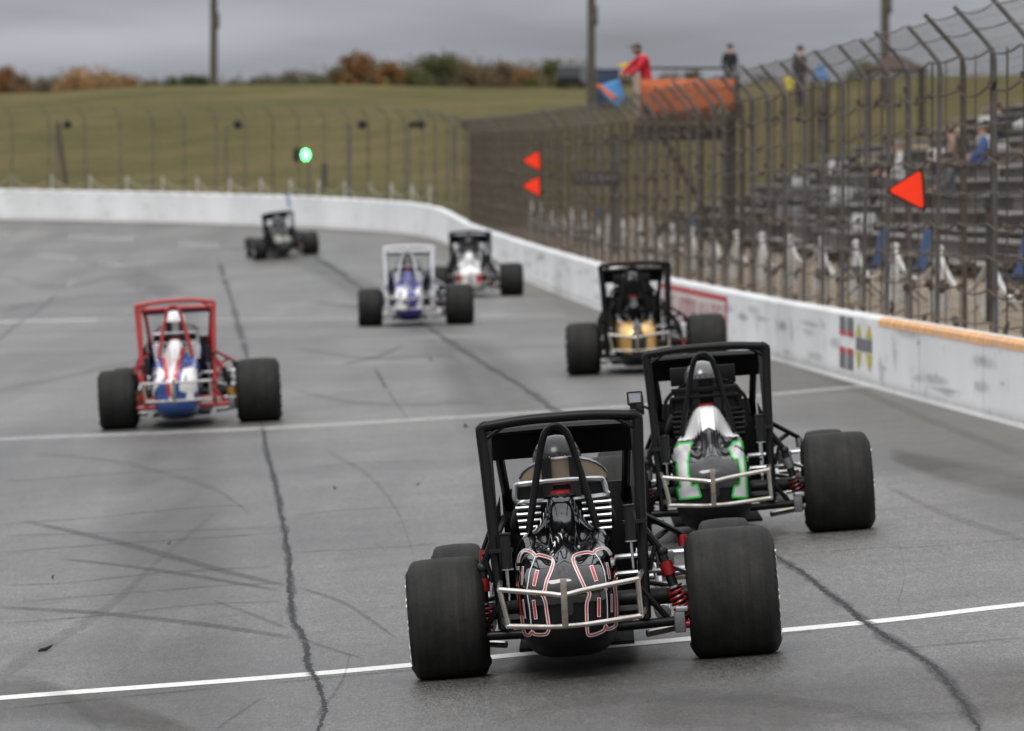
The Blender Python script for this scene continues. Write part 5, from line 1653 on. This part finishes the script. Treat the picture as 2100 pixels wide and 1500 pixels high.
    # --- seat
    st = spec.get('seat', M_ALU); sp_ = spec.get('seatpad', M_TAN)
    rows_, edge = [], []
    for i in range(13):
        a2 = (i / 12 - .5) * 2
        xx = xb + .02 + .235 * math.sin(a2 * 1.2) / math.sin(1.2)
        yy = .12 + .20 * (1 - math.cos(a2 * 1.2)) / (1 - math.cos(1.2))
        zt2 = 1.125 - .10 * abs(a2) ** 2.2
        rows_.append([(xx, yy, .98), (xx, yy - .01, zt2)])
        edge.append((xx, yy - .01, zt2))
    MB().grid(rows_).build('head_surround', sp_, car)
    MB().tube(edge, .008, 6).build('surround_edge', M_ALU if spec.get('seatpad') is None else st, car)
    MB().tube(catmull([(xb - .235, .12, .905), (xb - .245, .12, .93), (xb - .235, .12, .99), (xb - .2, .11, 1.0), (xb, .1, 1.005), (xb + .20, .11, 1.0), (xb + .235, .12, .985), (xb + .245, .12, .93), (xb + .235, .12, .905), (xb, .1, .90), (xb - .2, .12, .90)], 4), .0155, 8, closed=True).build('seat_frame', st, car)
    for q in range(5):
        zq = .872 - .036 * q
        for sx, x0, x1 in ((-1, .265 - q * .004, .12), (1, .12, .29 - q * .002)):
            MB().tube([(xb + sx * x0 * .93, .12 + q * .004, zq), (xb + sx * x1 * .93, .12 + q * .004, zq)], .012, 8).build('seat_rib', st, car)
    MB().box((xb + .01, .17, .80), (.50, .03, .40), bev=.01).build('seat_back', M_BLACKPANEL, car)
    for sx in (-.075, .075):
        MB().box((xb + .01 + sx, .10, 1.02), (.055, .012, .22)).build('seat_belt', M_BLACKCLOTH, car, smooth=False)
    if spec.get('headpanel'):
        MB().box((xb, .34, 1.145), (.46, .02, .13), bev=.006).build('head_panel', M_BLACKPANEL, car)
        MB().box((xb, .10, 1.055), (.47, .03, .035), bev=.006).build('head_bar', spec.get('headbar', M_BLACKPANEL), car)
        for sx in (-1, 1):
            MB().tube(catmull([(xb + sx * .22, .12, 1.05), (xb + sx * .28, .12, .98), (xb + sx * .30, .12, .86)], 4), .014, 8).build('head_bar_stay', st, car)
    MB().lathe([(-.012, .14), (0, .128), (.012, .14), (0, .152), (-.012, .14)], 28, 'y', (xb, .92, .80)).build('steering_wheel', M_BLACKMETAL, car)
    MB().tube([(xb, .92, .80), (xb, 1.22, .74)], .016, 8).build('steering_column', M_BLACKMETAL, car)
    # --- driver
    drv = empty('person')
    tag(drv, spec['driver'], 'person', 'drivers sitting in the sprint cars')
    drv.matrix_world = mw
    J = dict(pelvis=(xb, .42, .36), waist=(xb, .38, .54), chest=(xb, .33, .80), neck=(xb, .32, .99), head=(xb, .34, 1.10), crown=(xb, .34, 1.17),
             shoulder_a=(xb - .18, .34, .88), elbow_a=(xb - .25, .60, .74), wrist_a=(xb - .15, .84, .82), hand_a=(xb - .13, .90, .84),
             shoulder_b=(xb + .18, .34, .88), elbow_b=(xb + .25, .60, .74), wrist_b=(xb + .15, .84, .82), hand_b=(xb + .13, .90, .84),
             hip_a=(xb - .09, .46, .34), knee_a=(xb - .13, .86, .46), ankle_a=(xb - .11, 1.10, .30), toe_a=(xb - .11, 1.17, .38),
             hip_b=(xb + .09, .46, .34), knee_b=(xb + .13, .86, .46), ankle_b=(xb + .11, 1.10, .30), toe_b=(xb + .11, 1.17, .38))
    person_mesh('body', J, EDGES, RAD, [spec['suit']], lambda c: 0, drv)
    hz = spec.get('helmz', 1.115)
    hl = []
    for i in range(15):
        ph = math.pi * i / 14
        ring = []
        for j in range(28):
            t = 2 * math.pi * j / 28
            sx_, sy_ = math.sin(ph) * math.cos(t), math.sin(ph) * math.sin(t)
            ring.append((xb - .005 + .133 * sx_, .34 + .150 * sy_ * (1.06 if sy_ > 0 else 1), hz + .128 * math.cos(ph) * (1.0 if math.cos(ph) > 0 else 1.12)))
        hl.append(ring)
    hm = MB().loft(hl, False).build('helmet', spec['helmet'], drv, angle=1.5)
    MB().grid([[(xb - .005 + .126 * math.sin(-1.1 + 2.2 * i / 10), .34 + .158 * math.cos(-1.1 + 2.2 * i / 10), hz - .04 + .085 * j / 3) for i in range(11)] for j in range(4)]).build('visor', M_GLASS, hm)
    MB().tube([(xb - .005 + .124 * math.sin(6.283 * i / 28), .34 + .150 * math.cos(6.283 * i / 28), hz - .045) for i in range(28)], .006, 6, closed=True).build('helmet_trim', M_BLACKMETAL, hm)
    for t in (-2.6, -1.9, -1.2, -.6):
        MB().ball((xb - .005 + .121 * math.cos(t), .34 + .144 * math.sin(t), hz + .015), (.005, .005, .005), 8, 5).build('helmet_rivet', M_ALU, hm)
    return car, mw

M_RIMBLACK = mat('black_rim', (.015, .015, .016), .4, .3)
M_RIMALU = mat('bright_rim', (.6, .6, .62), .3, 1.0, var=.2)
M_BLACKPANEL = mat('black_panel', (.004, .004, .0045), .5, spec=.25)
M_BLACKCLOTH = mat('black_webbing', (.012, .012, .013), .9)
M_TAN = mat('tan_pad', (.30, .235, .17), .75, var=.15)
M_STRAP = mat('steel_strap', (.34, .31, .27), .45, .8, color2=(.2, .17, .14), vscale=25)
M_REDANOD = mat('red_anodised', (.26, .010, .012), .35, .3)
M_REDSPRING = mat('red_spring', (.26, .010, .012), .35, coat=.3)
M_DKSPRING = mat('dark_red_spring', (.10, .008, .01), .4)
M_YELSPRING = mat('amber_spring', (.55, .30, .02), .4, coat=.3)
M_FRAMEBLK = mat('black_powder_coat', (.004, .004, .0045), .36, var=.2, vscale=20, spec=.24)
M_FRAMERED = mat('red_powder_coat', (.40, .028, .026), .36, coat=.4)
M_FRAMEWHT = mat('white_powder_coat', (.70, .71, .74), .4, coat=.3)
M_GLOSSBLK = mat('gloss_black_body', (.003, .003, .0035), .06, spec=.9)
M_GREYBLK = mat('charcoal_body', (.010, .010, .011), .12, spec=.8)
M_BLUEBODY = mat('blue_body', (.018, .075, .30), .16, coat=1.0)
M_INDIGO = mat('indigo_body', (.035, .035, .24), .2, coat=1.0)
M_WHITEBODY = mat('white_body', (.78, .78, .78), .2, coat=1.0)
M_DKBODY = mat('dark_body', (.02, .021, .022), .2, coat=.8)
M_DWHITE = mat('decal_white', (.76, .76, .76), .3, coat=.5)
M_DRED = mat('decal_red', (.52, .022, .02), .3, coat=.5)
M_DGREEN = mat('decal_green', (.015, .52, .05), .3, coat=.5)
M_DSILVER = mat('decal_silver', (.60, .60, .61), .35, coat=.4)
M_GOLD = mat('decal_gold', (.78, .48, .16), .28, .85, coat=.5)
M_PALE = mat('decal_pale', (.26, .26, .21), .4)
M_HBLACK = mat('helmet_black', (.010, .010, .011), .25)
M_HGREY = mat('helmet_grey', (.10, .10, .11), .22, coat=.8, color2=(.05, .05, .055), vscale=9)
M_HWHITE = mat('helmet_white', (.75, .75, .75), .2, coat=.8)
SUITB, SUITK = cloth((.025, .05, .22), 'suit_blue'), cloth((.012, .012, .013), 'suit_black')

def decal_88(D, tail):
    C = crop(980, 1080, 1929 / 360)
    outl = C([(450, 640), (440, 520), (447, 400), (470, 310), (520, 265), (600, 290), (634, 326), (668, 318), (740, 332), (812, 362), (828, 400), (803, 490), (765, 580), (745, 650), (735, 700), (698, 737), (722, 775), (745, 840), (757, 930), (775, 1050), (782, 1110), (770, 1160), (735, 1186), (640, 1186), (600, 1160), (572, 1190), (535, 1190), (510, 1150), (495, 1050), (475, 900), (460, 720), (450, 640)])
    outr = C([(1150, 620), (1100, 510), (1052, 400), (1046, 350), (1080, 312), (1200, 288), (1268, 296), (1295, 266), (1380, 240), (1430, 268), (1462, 330), (1486, 450), (1500, 570), (1500, 660), (1512, 760), (1518, 900), (1515, 1040), (1500, 1098), (1420, 1128), (1402, 1092), (1372, 1148), (1245, 1194), (1205, 1165), (1196, 1000), (1196, 850), (1226, 740), (1186, 690), (1150, 620)])
    for o in (outl, outr):
        D.stroke(o, 7.0, .0022, M_DWHITE, tail, per=6)
        D.stroke(o, 3.0, .0032, M_DRED, tail, per=6)
    for o in (C([(634, 330), (606, 410), (575, 500), (556, 620), (545, 690)]), C([(545, 735), (556, 800), (575, 930), (590, 1080), (598, 1150)]), C([(1280, 298), (1330, 360), (1370, 450), (1398, 570), (1404, 672)]), C([(1406, 712), (1415, 800), (1420, 1000), (1406, 1085)])):
        D.stroke(o, 1.8, .0024, M_DWHITE, tail, per=8)
    for x_, y_ in ((541, 722), (1404, 692)):
        D.stroke(C([(x_, y_ - 20), (x_ + 13, y_), (x_, y_ + 20), (x_ - 13, y_), (x_, y_ - 20)]), 1.4, .0024, M_DWHITE, tail, per=1)
    for a, b_, w_ in (((500, 440), (487, 640), 22), ((655, 482), (618, 655), 40), ((500, 800), (528, 1015), 17), ((615, 808), (642, 1020), 36), ((1243, 432), (1300, 602), 42), ((1412, 398), (1445, 580), 27), ((1328, 782), (1328, 995), 38), ((1465, 742), (1468, 940), 24)):
        for m_, dw, ext, off in ((M_DWHITE, 0, 0, .0024), (M_DRED, -13, -8, .0034)):
            A_, B_ = Vector(a), Vector(b_)
            d = (B_ - A_).normalized(); A2, B2 = A_ - d * ext, B_ + d * ext
            n_ = Vector((-d.y, d.x)) * (w_ + dw) / 2
            D.fill(C([tuple(A2 + n_), tuple(A2 - n_), tuple(B2 - n_), tuple(B2 + n_)]), off, m_, tail, 'number_slot', cols=2)
def decal_11(D, tail):
    C = crop(1160, 660, 2100 / 680)
    for P in ([(675, 805), (730, 772), (800, 768), (773, 880), (778, 960), (800, 1040), (835, 1030), (858, 1108), (725, 1126), (705, 1050), (730, 1045), (710, 960), (704, 885), (678, 888)],
              [(1035, 812), (1060, 764), (1112, 758), (1128, 830), (1140, 960), (1150, 1113), (1055, 1110), (1066, 1045), (1100, 1035), (1108, 960), (1095, 870), (1066, 872)]):
        cx_ = sum(p[0] for p in P) / len(P); cy_ = sum(p[1] for p in P) / len(P)
        D.fill(C(P), .0022, M_DSILVER, tail)
        pts = C(P)
        for i in range(len(pts)):
            a, b_ = pts[i], pts[(i + 1) % len(pts)]
            D.stroke([tuple(Vector(a).lerp(Vector(b_), t / 8)) for t in range(9)], 4.0, .0032, M_DGREEN, tail, per=1)
def decal_24(D, tail):
    C = crop(170, 590, 2100 / 440)
    D.fill(C([(760, 545), (1000, 540), (962, 640), (925, 740), (900, 880), (862, 1120), (850, 1120), (830, 900), (800, 720), (775, 620)]), .0055, M_DWHITE, tail, 'stripe')
    D.stroke(C([(768, 575), (790, 680), (818, 840), (852, 1070)]), 8, .008, M_DRED, tail, 'stripe', per=8)
    D.stroke(C([(985, 570), (950, 680), (915, 820), (866, 1070)]), 9, .008, M_DRED, tail, 'stripe', per=8)
    D.fill(C([(640, 1075), (650, 985), (700, 925), (730, 880), (725, 850), (700, 850), (690, 895), (640, 890), (660, 825), (710, 790), (770, 790), (800, 830), (795, 890), (750, 950), (712, 1000), (700, 1075)]), .0065, M_DWHITE, tail)
    D.fill(C([(945, 960), (980, 800), (1060, 782), (1112, 800), (1118, 960), (1120, 1020), (1085, 1025), (1082, 1085), (1010, 1085), (1015, 1030), (945, 1015)]), .0065, M_DWHITE, tail)
    D.fill(C([(985, 930), (1005, 850), (1012, 850), (1012, 930)]), .009, M_BLUEBODY, tail, 'number_counter', cols=3)
def decal_gold(D, tail):
    C = crop(1130, 520, 5.25)
    D.fill(C([(690, 770), (705, 725), (740, 708), (790, 745), (840, 718), (888, 740), (884, 820), (866, 900), (866, 1082), (720, 1060), (705, 900)]), .003, M_GOLD, tail)
    D.fill(C([(968, 765), (1005, 725), (1100, 700), (1140, 760), (1150, 880), (1162, 940), (1158, 1050), (1026, 1070), (1032, 900), (990, 850)]), .003, M_GOLD, tail)
def decal_blue(D, tail):
    C = crop(700, 460, 2100 / 410)
    D.fill(C([(550, 790), (575, 680), (620, 645), (670, 655), (692, 700), (690, 750), (640, 830), (690, 850), (690, 905), (562, 905), (552, 860), (630, 760), (640, 710), (615, 705), (600, 790)]), .003, M_DWHITE, tail)
    D.fill(C([(770, 720), (800, 665), (840, 642), (872, 670), (885, 760), (850, 830), (888, 850), (885, 890), (800, 890), (790, 850), (835, 760), (830, 710), (810, 760)]), .003, M_DWHITE, tail)
def decal_white(D, tail):
    C = crop(700, 460, 2100 / 410)
    D.fill(C([(1170, 520), (1245, 505), (1262, 560), (1255, 620), (1175, 600)]), .003, M_DRED, tail, 'side_patch')
    D.fill(C([(1415, 530), (1470, 505), (1500, 560), (1480, 620), (1425, 630)]), .003, M_DRED, tail, 'side_patch')
def decal_pale(D, tail):
    C = crop(470, 400, 2062 / 220)
    D.fill(C([(860, 790), (930, 750), (1010, 800), (1040, 900), (960, 960), (880, 920)]), .003, M_PALE, tail, step=.5)
    D.fill(C([(1070, 810), (1140, 780), (1200, 850), (1185, 930), (1100, 920)]), .003, M_PALE, tail, step=.5)

CARS = [
    dict(px=1221, py=1366, az=.0125, frame=M_FRAMEBLK, tail=M_GLOSSBLK, bumper=M_CHROME, spring=M_REDSPRING, helmet=M_HBLACK, suit=SUITK, decals=decal_88, under=M_BLACKPANEL,
         label='gloss black sprint car with red outlined 88, nearest to the camera', driver='driver in a black helmet inside the nearest black 88 car'),
    dict(px=1502, py=1104, az=.0044, frame=M_FRAMEBLK, tail=M_GREYBLK, bumper=M_CHROME, spring=M_DKSPRING, helmet=M_HGREY, suit=SUITK, decals=decal_11, under=M_BLACKPANEL, cap=M_WHITEBODY, capz=.705, neckw=1.25, seatpad=M_BLACKPANEL, seat=M_BLACKPANEL, headpanel=True, helmz=1.12,
         collar=M_GREYBLOCK, label='charcoal sprint car with green outlined number 11 and white fairing', driver='driver in a grey helmet inside the green outlined 11 car'),
    dict(px=390, py=872, az=-.025, scale=1.05, frame=M_FRAMERED, tail=M_BLUEBODY, bumper=M_CHROME, spring=M_YELSPRING, helmet=M_HWHITE, suit=SUITB, decals=decal_24, tube=.0215, cap=M_WHITEBODY, capz=.81, vis_h=.05, seatpad=M_ALU, seat=M_ALU, headpanel=False, collar=M_BLACKMETAL, visor=M_FRAMERED, rim=M_RIMALU, bump_bow=0.0, strap=0.0, bow=.03,
         label='blue sprint car with red roll cage and white number 24', driver='driver in a white helmet and blue suit inside the red caged car'),
    dict(px=1325, py=763, az=-.02, scale=1.05, frame=M_FRAMEBLK, tail=M_GLOSSBLK, bumper=M_CHROME, spring=M_REDSPRING, helmet=M_HBLACK, suit=SUITK, decals=decal_gold, collar=M_BLACKMETAL, seatpad=M_BLACKPANEL, seat=M_BLACKPANEL, headpanel=True,
         label='black sprint car with gold numerals beside the red bordered wall sign', driver='driver in a black helmet inside the gold numbered car'),
    dict(px=852, py=667, az=-.03, scale=1.05, frame=M_FRAMEWHT, tail=M_INDIGO, bumper=M_CHROME, spring=M_DKSPRING, helmet=M_HBLACK, suit=SUITB, decals=decal_blue, tube=.023, vis_h=.06, collar=M_GREYBLOCK, seatpad=M_ALU, visor=M_FRAMEWHT, rim=M_RIMALU,
         label='indigo blue sprint car with white roll cage and white numerals', driver='driver in a black helmet inside the white caged car'),
    dict(px=975, py=608, az=-.035, scale=1.05, frame=M_FRAMEBLK, tail=M_WHITEBODY, bumper=M_CHROME, spring=M_DKSPRING, helmet=M_HBLACK, suit=SUITK, decals=decal_white, collar=M_BLACKMETAL, seatpad=M_BLACKPANEL, headpanel=True, neckw=1.15,
         label='sprint car with plain white tail and black cage next to the wall', driver='driver in a black helmet inside the white tailed car'),
    dict(px=586, py=527, az=-.16, scale=1.08, frame=M_FRAMEBLK, tail=M_DKBODY, bumper=M_FRAMEBLK, spring=M_REDSPRING, helmet=M_HGREY, suit=SUITK, decals=decal_pale, collar=M_BLACKMETAL, seatpad=M_ALU, rim=M_RIMALU,
         label='dark sprint car with pale numerals turning left, farthest away', driver='driver in a grey helmet inside the farthest dark car'),
]
for i, sp_ in enumerate(CARS):
    car, mw = race_car(sp_)
    print('CAR', i, tuple(round(v_, 2) for v_ in mw.translation), 'px/m', round(FOC / mw.translation.y, 1))
    if i == 0:
        # small action camera clipped to the cage
        root = empty('action_camera')
        root.matrix_world = mw @ Matrix.Translation((.325, -.08, 1.365))
        tag(root, 'small boxy action camera clipped to the nearest car roll cage', 'camera')
        MB().box((0, 0, .055), (.072, .035, .055), bev=.006).build('body', M_GREYBLOCK, root)
        MB().box((0, -.0185, .055), (.058, .002, .042)).build('screen', mat('camera_screen', (.30, .33, .36), .15), root, smooth=False)
        for a, b_ in (((-.038, -.008, .022), (.038, -.008, .022)), ((-.038, -.008, .088), (.038, -.008, .088)), ((-.038, -.008, .022), (-.038, -.008, .088)), ((.038, -.008, .022), (.038, -.008, .088))):
            MB().tube([a, b_], .0045, 6).build('frame_bar', M_BLACKMETAL, root)
        MB().box((.02, 0, .005), (.03, .03, .04), bev=.004).build('mount', M_BLACKMETAL, root)
    if i == 1:
        root = empty('car_mirror')
        root.matrix_world = mw
        tag(root, 'black mirror plate on the left side of the number 11 car cage', 'mirror')
        MB().box((-.60, -.02, .98), (.10, .03, .14), bev=.01).build('plate', M_BLACKPANEL, root)
        MB().tube([(-.55, -.02, .97), (-.48, -.03, .93)], .01, 6).build('arm', M_BLACKPANEL, root)
    if i == 6:
        root = empty('whip_aerial')
        root.matrix_world = mw
        tag(root, 'pale blue whip flag standing up from the farthest car', 'aerial')
        MB().tube([(.22, -.08, 1.3), (.2, -.08, 1.9)], .008, 6).build('rod', M_GALV, root)
        MB().grid([[(.20 + .12 * q, -.08 + .02 * math.sin(q * 5 + r_), 1.45 + .14 * r_) for q in (0, .5, 1)] for r_ in range(4)]).build('pennant', mat('pale_blue_cloth', (.35, .45, .6), .8), root)
